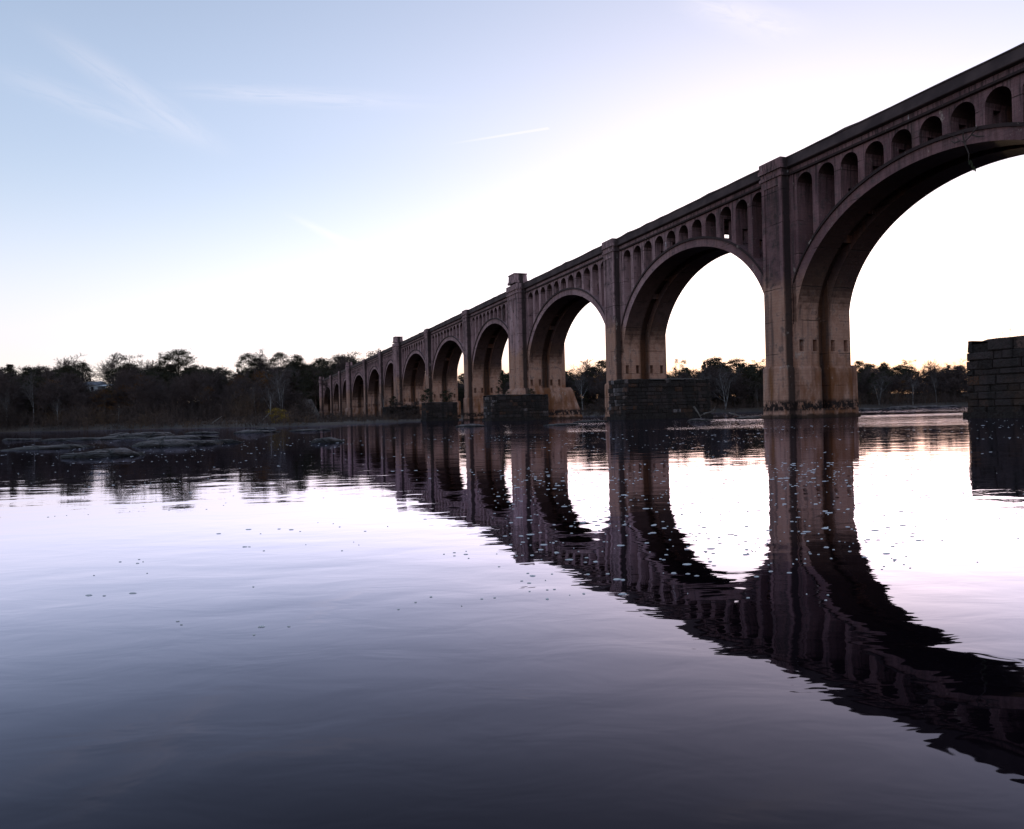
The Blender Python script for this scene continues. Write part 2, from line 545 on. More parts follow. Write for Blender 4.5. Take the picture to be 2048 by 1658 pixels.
M_CON = concrete_mat()
M_STONE = stone_mat()
M_SOOT = simple_mat('soot_blackened_concrete', (0.060, 0.042, 0.044), (0.10, 0.070, 0.070), 0.5)
M_ROCK = rock_mat()
M_GROUND = ground_mat()
M_WATER = water_mat()
M_BARK = simple_mat('grey_brown_bark', (0.050, 0.038, 0.034), (0.085, 0.066, 0.060), 2.0)
M_TWIG = simple_mat('brown_twigs', (0.060, 0.042, 0.040), (0.090, 0.064, 0.060), 0.3)
M_WHITE = simple_mat('white_sycamore_bark', (0.42, 0.42, 0.44), (0.20, 0.19, 0.18), 0.9)
M_PALE = simple_mat('pale_grey_bark', (0.24, 0.23, 0.235), (0.12, 0.108, 0.104), 0.9)
M_WTWIG = simple_mat('pale_twigs', (0.085, 0.072, 0.070), (0.115, 0.10, 0.098), 0.6)
M_PBARK = simple_mat('pine_bark', (0.045, 0.030, 0.024), (0.075, 0.048, 0.038), 2.0)
M_PINE = simple_mat('pine_needles', (0.032, 0.031, 0.020), (0.048, 0.041, 0.025), 0.5, tone=0.8, dark=(0.014, 0.017, 0.010), light=(0.065, 0.058, 0.030))
M_RUST = simple_mat('rust_leaves', (0.10, 0.042, 0.014), (0.15, 0.070, 0.020), 0.6, tone=0.6, dark=(0.045, 0.022, 0.012))
M_YELLOW = simple_mat('yellow_leaves', (0.20, 0.13, 0.025), (0.27, 0.18, 0.036), 1.5, tone=0.5, dark=(0.12, 0.075, 0.02))
M_BRUSH = simple_mat('dry_brush', (0.070, 0.050, 0.045), (0.100, 0.068, 0.058), 0.5, tone=0.6, dark=(0.03, 0.022, 0.02), light=(0.12, 0.07, 0.035))
M_GREENBR = simple_mat('dark_green_leaves', (0.026, 0.032, 0.018), (0.042, 0.045, 0.022), 1.0, tone=0.6, dark=(0.012, 0.015, 0.010))
M_FOAM = simple_mat('river_foam', (0.52, 0.52, 0.53), (0.62, 0.62, 0.62), 4.0, rough=0.6)
M_DRIFT = simple_mat('bleached_wood', (0.24, 0.22, 0.21), (0.15, 0.135, 0.13), 2.0)
M_WALLW = simple_mat('white_siding', (0.74, 0.74, 0.76), (0.64, 0.64, 0.66), 1.0)
M_ROOF = simple_mat('grey_roof', (0.22, 0.22, 0.24), (0.16, 0.16, 0.18), 1.0)
M_GLASS = simple_mat('dark_window_glass', (0.02, 0.022, 0.026), (0.03, 0.03, 0.035), 1.0, rough=0.1, spec=0.5)

# ------------------------------------------------------------------ water and ground
wb = MB()
wb.poly([(-9000, -9000, 0), (9000, -9000, 0), (9000, 9000, 0), (-9000, 9000, 0)])
tag(wb.build('water', M_WATER), kind='structure')

SHORE = [(-900, 170), (-400, 160), (0, 150), (150, 146), (300, 138), (420, 128), (520, 118), (640, 120), (760, 138), (850, 168), (1000, 205), (1140, 215),
         (1260, 205), (1330, 205), (1420, 225), (1550, 235), (1720, 245), (1930, 255), (2300, 265), (3200, 280)]
TREEL = [(-900, 180), (-400, 170), (0, 158), (150, 156), (300, 152), (480, 152), (590, 165), (622, 190), (640, 520), (650, 500), (700, 400), (760, 312), (850, 300), (1000, 300), (1140, 250),
         (1260, 235), (1330, 230), (1420, 235), (1550, 243), (1720, 253), (1930, 263), (2300, 275), (3200, 290)]
HILL = [(-900, 5), (0, 5), (300, 5), (620, 8), (760, 10), (1000, 8), (1260, 5), (1500, 5), (3200, 5)]


def interp(tab, x):
    return float(np.interp(x, [a for a, _ in tab], [b for _, b in tab]))


def sstep(a, b, v):
    t_ = min(1.0, max(0.0, (v - a) / (b - a)))
    return t_ * t_ * (3 - 2 * t_)


def bump2(x, y):
    return (math.sin(x * 0.21 + 1.3 * math.sin(y * 0.13)) * math.sin(y * 0.17 + 2.0 + math.sin(x * 0.11)) +
            0.5 * math.sin(x * 0.55 + y * 0.31) * math.sin(y * 0.47 - x * 0.2))


def ground_z(X, Y):
    if Y < 30:
        return -1.6
    px = 1024 + X / Y * F
    sh, tl = interp(SHORE, px), interp(TREEL, px)
    q = Y - sh
    z = -1.6 + 1.95 * sstep(-8, 7, q) + 0.9 * sstep(0, max(8.0, tl - sh), q)
    z += interp(HILL, px) * sstep(tl - 2, tl + 75, Y)
    z += 0.16 * bump2(X, Y) * sstep(-6, 6, q)
    return z


gb = MB()
cols = [(-9000, ), (-5000, )]
xs = list(range(-1400, 3500, 22))
ds = [32, 60, 80] + list(np.arange(92, 300, 3.0)) + list(np.arange(300, 470, 10.0)) + [500, 560, 640, 800, 1200, 2500, 6000]
idx = {}
for i, px in enumerate(xs):
    for j, d_ in enumerate(ds):
        X = (px - 1024) * d_ / F
        idx[i, j] = len(gb.v)
        gb.v.append((X, d_, ground_z(X, d_)))
for i in range(len(xs) - 1):
    for j in range(len(ds) - 1):
        gb.f.append((idx[i, j], idx[i + 1, j], idx[i + 1, j + 1], idx[i, j + 1]))
        gb.t.append(0.5)
# the river bed under and behind the camera, sewn to the same sheet
n0 = len(gb.v)
for px in xs:
    gb.v.append((max(-8000, min(8000, (px - 1024) * 6.0)), -6000, -1.6))
for i in range(len(xs) - 1):
    gb.f.append((n0 + i, n0 + i + 1, idx[i + 1, 0], idx[i, 0]))
    gb.t.append(0.5)
tag(gb.build('ground', M_GROUND, smooth_=True), kind='structure')

# ------------------------------------------------------------------ the railway bridge
# local frame of the bridge: x = across (away from the camera), y = along, z = up
GR = 0.00394
TOP = 24.94
ZS, RISE, CROWN = 9.3, 10.7, 1.05
WB = 6.4
RIB = 2.5
PS = [23.0, 56.8, 89.3, 124.3, 155.3, 189.4, 226.1, 254.1, 285.9, 325.8, 354.9, 386.7, 428.6]
WIDE = {0, 3, 6, 9, 12}
bridge = thing('railway_bridge', 'long weathered concrete railway bridge of tall open-spandrel arches crossing the river', 'bridge',
               (D * math.cos(AL), D * math.sin(AL), 0), AL)


def th(k):
    return 5.2 if k in WIDE else 2.75


def shear(mb, s_ref=None):
    """the deck falls gently away from the camera"""
    if s_ref is None:
        mb.v = [(x, y, z - GR * y) for x, y, z in mb.v]
    else:
        mb.v = [(x, y, z - GR * s_ref) for x, y, z in mb.v]


def extrude(mb, pts, n0, n1, skip_edges=()):
    """a polygon in (s, z) pushed through the bridge from n0 to n1"""
    k = len(pts)
    a = [(n0, s, z) for s, z in pts]
    b = [(n1, s, z) for s, z in pts]
    mb.poly(a[::-1])
    mb.poly(b)
    for i in range(k):
        if i in skip_edges:
            continue
        j = (i + 1) % k
        mb.poly([a[i], a[j], b[j], b[i]])


def strip(mb, P, Q, nP, nQ):
    for i in range(len(P) - 1):
        mb.poly([(nP, P[i][0], P[i][1]), (nP, P[i + 1][0], P[i + 1][1]), (nQ, Q[i + 1][0], Q[i + 1][1]), (nQ, Q[i][0], Q[i][1])])


def make_arch(k):
    s0 = PS[k] + th(k) / 2 + 0.5
    s1 = PS[k + 1] - th(k + 1) / 2 - 0.5
    c, a = (s0 + s1) / 2, (s1 - s0) / 2
    seg = 56 if k < 5 else 32
    a2, b2 = a * 1.075, RISE + CROWN
    I, E, R = [], [], []
    for i in range(seg + 1):
        t = math.pi * i / seg
        I.append((c - a * math.cos(t), ZS + RISE * math.sin(t)))
        E.append((min(s1 + 0.3, max(s0 - 0.3, c - a2 * math.cos(t))), ZS + b2 * math.sin(t)))
        R.append((c - (a + 1.0) * math.cos(t), ZS + (RISE + 0.7) * math.sin(t)))
    mb = MB()
    for n0, n1 in ((0.0, RIB), (WB - RIB, WB)):
        if n0 == 0.0:
            strip(mb, I, E, n0, n0)
        if n1 > RIB:
            strip(mb, E, I, n1, n1)
        strip(mb, I, I, n1, n0)
    strip(mb, R, R, WB - RIB, RIB)
    for n_ in (RIB, WB - RIB):
        strip(mb, I, R, n_, n_)
    En = [p for p in E if abs(p[0] - c) < a + 0.02]
    strip(mb, En, En, 0.0, WB)
    # raised moulding along the back of the ring
    for n0, n1 in ((-0.16, 0.05), (WB - 0.05, WB + 0.16)):
        lo = [(s, z - 0.20) for s, z in E]
        hi = [(s, z + 0.06) for s, z in E]
        strip(mb, lo, hi, n0, n0)
        strip(mb, hi, hi, n0, n1)
        strip(mb, lo, lo, n1, n0)
        strip(mb, hi, lo, n1, n1)
    shear(mb)
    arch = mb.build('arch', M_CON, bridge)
    # spandrel arcade standing on the ring
    nb = 11
    bay = (s1 - s0) / nb
    r = bay * 0.365
    zc = TOP - 1.98 - r
    zt = TOP - 1.66

    def ext(s):
        x = min(1.0, abs(s - c) / a2)
        return ZS + b2 * math.sqrt(1 - x * x)
    mb = MB()
    arc = 10 if k < 5 else 6
    f0, f1 = 0.10, WB - 0.10
    for j in range(nb):
        sl, sr_, sm = s0 + j * bay, s0 + (j + 1) * bay, s0 + (j + 0.5) * bay
        pts = [(sl, zc), (sl, zt), (sr_, zt), (sr_, zc), (sm + r, zc)]
        ne = len(pts)
        pts += [(sm + r * math.cos(math.pi * i / arc), zc + r * math.sin(math.pi * i / arc)) for i in range(1, arc)]
        pts += [(sm - r, zc)]
        extrude(mb, pts, f0, f1, (0, 1, 2))
    for j in range(nb + 1):
        sj = s0 + j * bay
        lo, hi = sj - (bay / 2 - r), sj + (bay / 2 - r)
        if j == 0:
            lo = s0
        if j == nb:
            hi = s1
        zb = (min if 0 < j < nb else max)(ext(lo), ext(hi)) - (0.35 if 0 < j < nb else 0.1)
        zf = max(ext(lo), ext(hi))
        if k < 4 and 0 < j < nb and zc - zf > 0.75:
            d0, d1, zd = 0.95, 1.75, min(zf + 1.3, zc - 0.15)
            if k == 1 and 3 <= j <= 6:
                zd = min(zf + 2.0, zc - 0.05)
            if k == 1 and 3 <= j <= 6:      # passages through the cross walls that line up and let the sky through
                d0, d1 = lo * 0.7697 - 50.0 - 0.30, hi * 0.7697 - 50.0 + 0.30
                if d1 > f1 - 0.2:
                    d0, d1 = 2.7, 3.5
            mb.box((f0, lo, zb), (d0, hi, zc), 'bt')
            mb.box((d1, lo, zb), (f1, hi, zc), 'bt')
            mb.box((d0, lo, zd), (d1, hi, zc), 'txX')
        else:
            mb.box((f0, lo, zb), (f1, hi, zc), 'bt')
    shear(mb)
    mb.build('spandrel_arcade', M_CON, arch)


def holed_face(mb, n0, n1, s, out, z0, z1, holes, depth=0.7):
    """a wall across the bridge at position s, facing out (+1/-1 along s), with rectangular sockets"""
    ns = sorted({n0, n1} | {h[0] for h in holes} | {h[1] for h in holes})
    zs = sorted({z0, z1} | {h[2] for h in holes} | {h[3] for h in holes})
    for a, b in zip(ns, ns[1:]):
        for e, g in zip(zs, zs[1:]):
            if any(h[0] <= a and b <= h[1] and h[2] <= e and g <= h[3] for h in holes):
                t = s - out * depth
                mb.poly([(a, t, e), (b, t, e), (b, t, g), (a, t, g)])
                mb.poly([(a, s, e), (b, s, e), (b, t, e), (a, t, e)])
                mb.poly([(a, s, g), (b, s, g), (b, t, g), (a, t, g)])
                mb.poly([(a, s, e), (a, s, g), (a, t, g), (a, t, e)])
                mb.poly([(b, s, e), (b, s, g), (b, t, g), (b, t, e)])
            else:
                mb.poly([(a, s, e), (b, s, e), (b, s, g), (a, s, g)])


def tapered(mb, a0, b0, a1, b1, z0, z1):
    x0, y0 = a0
    x1, y1 = b0
    u0, v0 = a1
    u1, v1 = b1
    vs = [(x0, y0, z0), (x1, y0, z0), (x1, y1, z0), (x0, y1, z0), (u0, v0, z1), (u1, v0, z1), (u1, v1, z1), (u0, v1, z1)]
    mb.mesh(vs, [(0, 3, 2, 1), (4, 5, 6, 7), (0, 1, 5, 4), (1, 2, 6, 5), (2, 3, 7, 6), (3, 0, 4, 7)])


def make_pier(k):
    s, hw, wide = PS[k], th(k) / 2, k in WIDE
    zt = TOP - 1.7
    mb = MB()
    hz0, hz1 = 6.55, 7.65
    zf = 4.9
    for n0, n1 in ((0.0, RIB + 0.1), (WB - RIB - 0.1, WB)):
        holes = [(n0 + 0.25, n0 + 0.75, hz0, hz1), (n1 - 0.75, n1 - 0.25, hz0, hz1)]
        e = hw + 0.5
        for sg in (-1, 1):
            holed_face(mb, n0, n1, s + sg * e, sg, -2.5, zt, holes)
        for n in (n0, n1):
            mb.poly([(n, s - e, -2.5), (n, s + e, -2.5), (n, s + e, zt), (n, s - e, zt)])
    e = hw - 0.5
    for sg in (-1, 1):
        mb.poly([(RIB, s + sg * e, -2.5), (WB - RIB, s + sg * e, -2.5), (WB - RIB, s + sg * e, zt), (RIB, s + sg * e, zt)])
    shear(mb, s)
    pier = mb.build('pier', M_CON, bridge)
    # pilasters on both faces, with a sunk panel
    pr = 1.0 if not wide else 1.6
    for side in (-1, 1):
        mb = MB()
        base = 0.0 if side < 0 else WB
        nf = base + side * (pr if side < 0 else pr * 0.6)

        def P(n, a, z):
            return (n, s + a, z)
        bt = 0.12
        zb, pz0, pz1, zc_ = -2.5, 12.9 if not wide else 9.0, TOP - 2.55, TOP - 1.7
        pans = [(-hw + 0.38, hw - 0.38)] if not wide else [(-hw + 0.45, -0.25), (0.25, hw - 0.45)]
        ss = sorted({-hw, hw} | {v for p in pans for v in p})
        zz_ = [zb, pz0, pz1, zc_]
        for a, b in zip(ss, ss[1:]):
            for e0, e1 in zip(zz_, zz_[1:]):
                if (a, b) in pans and e0 == pz0:
                    q = nf - side * 0.09
                    mb.poly([P(q, a, e0), P(q, b, e0), P(q, b, e1), P(q, a, e1)])
                    mb.poly([P(nf, a, e0), P(nf, b, e0), P(q, b, e0), P(q, a, e0)])
                    mb.poly([P(nf, a, e1), P(nf, b, e1), P(q, b, e1), P(q, a, e1)])
                    mb.poly([P(nf, a, e0), P(nf, a, e1), P(q, a, e1), P(q, a, e0)])
                    mb.poly([P(nf, b, e0), P(nf, b, e1), P(q, b, e1), P(q, b, e0)])
                else:
                    mb.poly([P(nf, a, e0), P(nf, b, e0), P(nf, b, e1), P(nf, a, e1)])
        for a in (-hw, hw):
            mb.poly([P(nf, a, zb), P(nf, a, zc_), P(base, a, zc_), P(base, a, zb)])
        shear(mb, s)
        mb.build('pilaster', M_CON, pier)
        # cap: necking, frieze, corona and raised parapet block
        mb = MB()
        for out, z0, z1, e in ((0.14, -1.78, -1.50, 0.14), (0.04, -1.50, -1.08, 0.04), (0.22, -1.08, -0.72, 0.18), (0.14, -0.72, -0.06, 0.12)):
            lo, hi = sorted((base - side * 0.45, nf + side * out))
            mb.box((lo, s - hw - e, TOP + z0), (hi, s + hw + e, TOP + z1))
        shear(mb, s)
        mb.build('pier_cap', M_CON, pier)
        if wide:
            mb = MB()
            n_in = base - side * 0.75
            n_out = nf + side * 0.1
            lo, hi = sorted((n_in, n_out))
            mb.box((lo - 0.12, s - 1.75, TOP + 0.2), (hi + 0.12, s + 1.75, TOP + 0.62))
            tapered(mb, (lo, s - 1.6), (hi, s + 1.6), (lo + 0.06, s - 1.5), (hi - 0.06, s + 1.5), TOP + 0.62, TOP + 1.75)
            mb.box((lo - 0.03, s - 1.6, TOP + 1.75), (hi + 0.03, s + 1.6, TOP + 1.95))
            shear(mb, s)
            mb.build('turret', M_CON, pier)
    # footing
    mb = MB()
    e = hw + 1.05
    if wide:
        tapered(mb, (-3.6, s - e - 1.3), (WB + 4.2, s + e + 1.3), (-2.0, s - e + 0.2), (WB + 2.0, s + e - 0.2), -2.5, 5.2)
        tapered(mb, (-2.0, s - e + 0.2), (WB + 2.0, s + e - 0.2), (-1.7, s - hw - 0.55), (WB + 1.7, s + hw + 0.55), 5.2, 5.7)
    else:
        for o0, o1, f_ in ((-0.05, RIB + 0.15, -1), (WB - RIB - 0.15, WB + 0.05, 1)):
            tapered(mb, (o0, s - hw - 0.80), (o1, s + hw + 0.80), (o0, s - hw - 0.66), (o1, s + hw + 0.66), -2.5, zf - 0.2)
            tapered(mb, (o0, s - hw - 0.66), (o1, s + hw + 0.66), (o0 + 0.1, s - hw - 0.52), (o1 - 0.1, s + hw + 0.52), zf - 0.2, zf)
            q0, q1 = sorted((o0 if f_ < 0 else o1, (o0 - 1.22) if f_ < 0 else (o1 + 1.22)))
            tapered(mb, (q0, s - hw - 0.22), (q1, s + hw + 0.22), (q0 + 0.05, s - hw - 0.14), (q1 - 0.05, s + hw + 0.14), -2.5, zf - 0.1)
            tapered(mb, (q0 + 0.05, s - hw - 0.14), (q1 - 0.05, s + hw + 0.14), (q0 + 0.2, s - hw - 0.02), (q1 - 0.2, s + hw + 0.02), zf - 0.1, zf + 0.12)
        mb.box((-1.35, s - hw - 0.36, -2.5), (WB + 1.35, s + hw + 0.36, 0.38))
        mb.box((-0.1, s - hw - 0.95, -2.5), (WB + 0.1, s + hw + 0.95, 0.9))
    mb.build('footing', M_CON, pier)


for k in range(len(PS)):
    make_pier(k)
for k in range(len(PS) - 1):
    make_arch(k)

# deck, cornice and parapets run the whole length
S0, S1 = PS[0] - 3.5, PS[-1] + 14
ss = list(np.arange(S0, S1, 1.6)) + [S1]
mb = MB()
mb.box((0.15, S0, TOP - 1.62), (WB - 0.15, S1, TOP - 0.85))
shear(mb)
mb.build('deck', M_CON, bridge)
for side in (-1, 1):
    base = 0.0 if side < 0 else WB
    corn = [(-0.12, -1.80), (0.14, -1.74), (0.16, -1.56), (0.03, -1.52), (0.03, -1.14), (0.10, -1.10), (-0.12, -1.10)]
    para = [(-0.05, -1.12), (0.34, -1.04), (0.40, -0.98), (0.40, -0.76), (0.30, -0.72), (0.30, -0.12), (0.36, -0.10), (0.36, 0.0), (-0.05, 0.0)]
    for name, prof in (('cornice', corn), ('parapet', para)):
        mb = MB()
        k = len(prof)
        for i, s in enumerate(ss):
            for o_, z in prof:
                j = 0.0
                if name == 'parapet' and z > -0.15:
                    j = rnd.uniform(-0.03, 0.03) + (rnd.uniform(0.04, 0.13) if rnd.random() < 0.08 else 0.0)
                mb.v.append((base + side * o_, s, TOP + z + j))
        for i in range(len(ss) - 1):
            for q in range(k):
                q2 = (q + 1) % k
                mb.f.append((i * k + q, i * k + q2, (i + 1) * k + q2, (i + 1) * k + q))
                mb.t.append(0.5)
        mb.f.append(tuple(range(k)))
        mb.f.append(tuple((len(ss) - 1) * k + q for q in range(k)))
        mb.t += [0.5, 0.5]
        shear(mb)
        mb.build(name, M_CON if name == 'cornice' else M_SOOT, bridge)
# solid abutment where the bridge meets the far hill
mb = MB()
mb.box((0.05, PS[-1] + 3.0, -2), (WB - 0.05, S1 - 0.1, TOP - 1.7))
shear(mb)
mb.build('abutment', M_CON, bridge)

BM = Matrix.Translation((D * math.cos(AL), D * math.sin(AL), 0)) @ Matrix.Rotation(AL, 4, 'Z')


def bl(n, s, z):
    return BM @ Vector((n, s, z))


# ------------------------------------------------------------------ old stone piers
def stone_pier(label, n0, n1, s0, s1, top, course=0.62, bright=0.0, ragged=0.0, grass=False):
    """coursed granite blocks over a solid core, each block its own slightly shifted stone"""
    cx_, cy_ = (n0 + n1) / 2, (s0 + s1) / 2
    root = thing('stone_pier', label, 'pier', bl(cx_, cy_, 0), AL, 'old stone piers of a vanished bridge')
    hx, hy = (n1 - n0) / 2, (s1 - s0) / 2
    mb = MB()
    core = MB()
    core.tone = 0.1
    core.box((-hx + 0.10, -hy + 0.10, -2.0), (hx - 0.10, hy - 0.10, top - 0.25))
    core.build('core', M_STONE, root)
    z = -0.9
    row = 0
    while z < top - 0.1:
        hgt = course * rnd.uniform(0.72, 1.25)
        z1 = min(top, z + hgt)
        if top - z1 < 0.25:
            z1 = top
        for axis, fix, half in (('y', -hy, hx), ('y', hy, hx), ('x', -hx, hy), ('x', hx, hy)):
            p = -half
            first = True
            while p < half - 0.01:
                ln = rnd.uniform(0.55, 2.0) if not first else rnd.uniform(0.4, 1.5)
                first = False
                q = min(half, p + ln)
                if half - q < 0.4:
                    q = half
                pr = rnd.uniform(-0.03, 0.09)
                jo = rnd.uniform(0.012, 0.035)
                u = rnd.random()
                lit = bright and axis == 'x' and fix < 0  # light on the camera-side end is put into the colour as paler blocks
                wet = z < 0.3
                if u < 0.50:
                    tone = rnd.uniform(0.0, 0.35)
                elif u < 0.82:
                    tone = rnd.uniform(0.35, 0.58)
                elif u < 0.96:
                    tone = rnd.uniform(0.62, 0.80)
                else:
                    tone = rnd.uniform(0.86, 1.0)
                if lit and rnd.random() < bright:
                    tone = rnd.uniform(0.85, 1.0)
                if wet:
                    tone *= 0.3
                mb.tone = tone
                dz = -ragged * max(0.0, rnd.gauss(0, 1)) if z1 == top else 0.0
                if (z1 == top and ragged and rnd.random() < 0.25) or (p > -half + 0.1 and q < half - 0.1 and z > 0.4 and rnd.random() < 0.035):
                    p = q
                    continue
                b_ = rnd.uniform(0.03, 0.09)
                out = fix + (pr if fix > 0 else -pr)
                inn = fix * 0.0 + (fix - 0.4 if fix > 0 else fix + 0.4)
                sg = 1 if fix > 0 else -1
                a0, a1, c0, c1 = p + jo, q - jo, z + jo * 0.7, z1 - jo * 0.7 + dz
                if axis == 'y':
                    def V(a, f, zz2):
                        return (a, f, zz2)
                else:
                    def V(a, f, zz2):
                        return (f, a, zz2)
                ed = out - sg * b_
                o4 = [V(a0 + b_ + rnd.uniform(-.05, .05), out, c0 + b_), V(a1 - b_, out + rnd.uniform(-.05, .05), c0 + b_), V(a1 - b_, out, c1 - b_), V(a0 + b_, out + rnd.uniform(-.05, .05), c1 - b_)]
                e4 = [V(a0, ed, c0), V(a1, ed, c0), V(a1, ed, c1), V(a0, ed, c1)]
                i4 = [V(a0, inn, c0), V(a1, inn, c0), V(a1, inn, c1), V(a0, inn, c1)]
                vs = o4 + e4 + i4
                fs = [(0, 1, 2, 3)] + [(i, (i + 1) % 4, 4 + (i + 1) % 4, 4 + i) for i in range(4)] + [(4 + i, 4 + (i + 1) % 4, 8 + (i + 1) % 4, 8 + i) for i in range(4)]
                mb.mesh(vs, fs)
                p = q
        z = z1
        row += 1
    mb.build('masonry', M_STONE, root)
    # plinth course at the water
    pl = MB()
    pl.tone = 0.12
    pl.box((-hx - 0.22, -hy - 0.22, -2.0), (hx + 0.22, hy + 0.22, 0.42))
    pl.build('plinth', M_STONE, root)
    # loose earth and coping on top
    tp = MB()
    nx, ny = max(3, int(hx * 2 / 0.8)), max(3, int(hy * 2 / 0.8))
    for i in range(nx + 1):
        for j in range(ny + 1):
            ed_ = min(i, nx - i, j, ny - j)
            tp.v.append((-hx + 0.1 + (2 * hx - 0.2) * i / nx, -hy + 0.1 + (2 * hy - 0.2) * j / ny,
                         top - 0.12 + (0.0 if ed_ == 0 else rnd.uniform(0.05, 0.26))))
    for i in range(nx):
        for j in range(ny):
            a = i * (ny + 1) + j
            tp.f.append((a, a + ny + 1, a + ny + 2, a + 1))
            tp.t.append(rnd.uniform(0.1, 0.7))
    tp.build('earth_top', M_GROUND, root)
    return root


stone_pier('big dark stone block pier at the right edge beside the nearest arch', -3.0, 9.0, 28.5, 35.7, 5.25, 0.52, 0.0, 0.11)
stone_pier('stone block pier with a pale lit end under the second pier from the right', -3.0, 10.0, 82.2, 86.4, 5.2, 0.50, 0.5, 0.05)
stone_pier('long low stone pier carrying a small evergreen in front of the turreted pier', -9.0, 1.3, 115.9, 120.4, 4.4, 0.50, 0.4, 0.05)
stone_pier('dark stone pier with bushes on its top left of the turreted pier', -10.0, -3.0, 155.7, 160.0, 4.1, 0.55)
stone_pier('farthest stone pier overgrown with brown brush by the left bank', -10.0, -0.7, 199.8, 204.0, 4.0, 0.6)


# ------------------------------------------------------------------ rocks
def rock_mesh(seed, flat=1.0):
    r = random.Random(seed)
    mb = MB()
    nu, nv = 44, 14
    ph = [r.uniform(0, 6.28) for _ in range(12)]
    for j in range(nv + 1):
        v = j / nv * math.pi / 2
        for i in range(nu):
            u = 2 * math.pi * (i + (0.5 if j % 2 else 0)) / nu
            rad = 1 + 0.18 * math.sin(2 * u + ph[0]) + 0.12 * math.sin(3 * u + ph[1] + v) + 0.08 * math.sin(5 * u + ph[2]) + 0.05 * math.sin(9 * u + ph[6] + 3 * v)
            sq = (math.cos(v)) ** 0.55
            x, y = rad * sq * math.cos(u), rad * sq * math.sin(u)
            z = math.sin(v) * (1 + 0.22 * math.sin(2.1 * x + ph[3]) + 0.18 * math.sin(2.7 * y + ph[4] + x) + 0.08 * math.sin(6 * x + ph[5] + 4 * y)) 
            z += 0.05 * math.sin(11 * x + ph[7]) * math.sin(9 * y + ph[8])
            z = (round(z * 3.2 + 0.6 * math.sin(2 * x + ph[9])) / 3.2) * 0.5 + z * 0.5 + r.uniform(-0.05, 0.05)
            mb.v.append((x * 0.5, y * 0.5, z))
    for j in range(nv):
        for i in range(nu):
            i2 = (i + 1) % nu
            mb.f.append((j * nu + i, j * nu + i2, (j + 1) * nu + i2, (j + 1) * nu + i))
            mb.t.append(0.5)
    mb.v += [(x * 1.08, y * 1.08, -1.2) for x, y, z in mb.v[:nu]]
    b = len(mb.v) - nu
    for i in range(nu):
        i2 = (i + 1) % nu
        mb.f.append((b + i, b + i2, i2, i))
        mb.t.append(0.5)
    return mb.data('river_rock', M_ROCK, False)


ROCKS = [  # centre x, waterline y, width px, height px, label
    (28, 881, 62, 6, 'small flat rock at the left edge of the photo, farthest back'),
    (96, 882, 60, 6, 'low pale-topped ledge just right of the flat rock at the left edge'),
    (185, 880, 140, 7, 'long thin ledge of rock below the left treeline'),
    (255, 877, 120, 20, 'humped pale rock highest of the left bank ledges'),
    (330, 879, 130, 9, 'light grey ledge right of the humped rock'),
    (60, 900, 150, 12, 'broad dark wet slab nearest the left edge'),
    (150, 916, 150, 22, 'largest dark rounded slab in the left foreground water'),
    (238, 913, 62, 19, 'stubby dark rock joined to the largest left slab'),
    (318, 894, 150, 18, 'long rounded rock lying behind the dark left slabs'),
    (432, 887, 66, 8, 'small pointed rock in open water right of the left ledges'),
    (648, 886, 66, 13, 'lone low rock in open water in front of the far arches'),
    (500, 866, 90, 8, 'pale flat rock at the water edge below the left woods'),
    (528, 859, 40, 7, 'small pale rock left of the yellow bush'),
    (610, 862, 70, 6, 'flat brown rock below the orange bushes'),
    (390, 868, 60, 7, 'small rock at the water edge under the tall pine'),
    (936, 854, 56, 10, 'pale rock in the water in front of the bushy stone pier'),
    (1130, 851, 80, 7, 'flat gravelly rock spit at the foot of the turreted pier'),
    (1180, 845, 60, 7, 'brown rock between the turreted pier and the next stone pier'),
    (1410, 842, 56, 8, 'dark rock with driftwood right of the big stone pier'),
    (1505, 838, 60, 10, 'dark rock just left of the tall nearest pier'),
    (1747, 820, 44, 7, 'low dark rock right of the tall nearest pier'),
    (1820, 818, 56, 12, 'rounded dark boulder in bright water under the nearest arch'),
    (1835, 811, 90, 7, 'pale flat ledge behind the rounded boulder'),
    (1875, 813, 40, 6, 'small dark rock right of the rounded boulder'),
    (1905, 812, 44, 6, 'dark rock nearest the big right stone pier'),
]
for i, (px, yw, wpx, hpx, lab) in enumerate(ROCKS):
    d_ = min(235.0, depth_of(px, yw))
    p = at(px, d_)
    wd = wpx * d_ / F
    o = link('river_rock', rock_mesh(100 + i))
    dp = min(wd * 0.9, 7.0)
    o.location = (p.x, d_ + dp * 0.5, 0.0)
    o.scale = (wd, dp, max(0.14, (hpx - 1) * d_ / F * 0.60))
    o.rotation_euler = (0, 0, rnd.uniform(-0.15, 0.15))
    tag(o, lab, 'rock', 'rocks along the river')


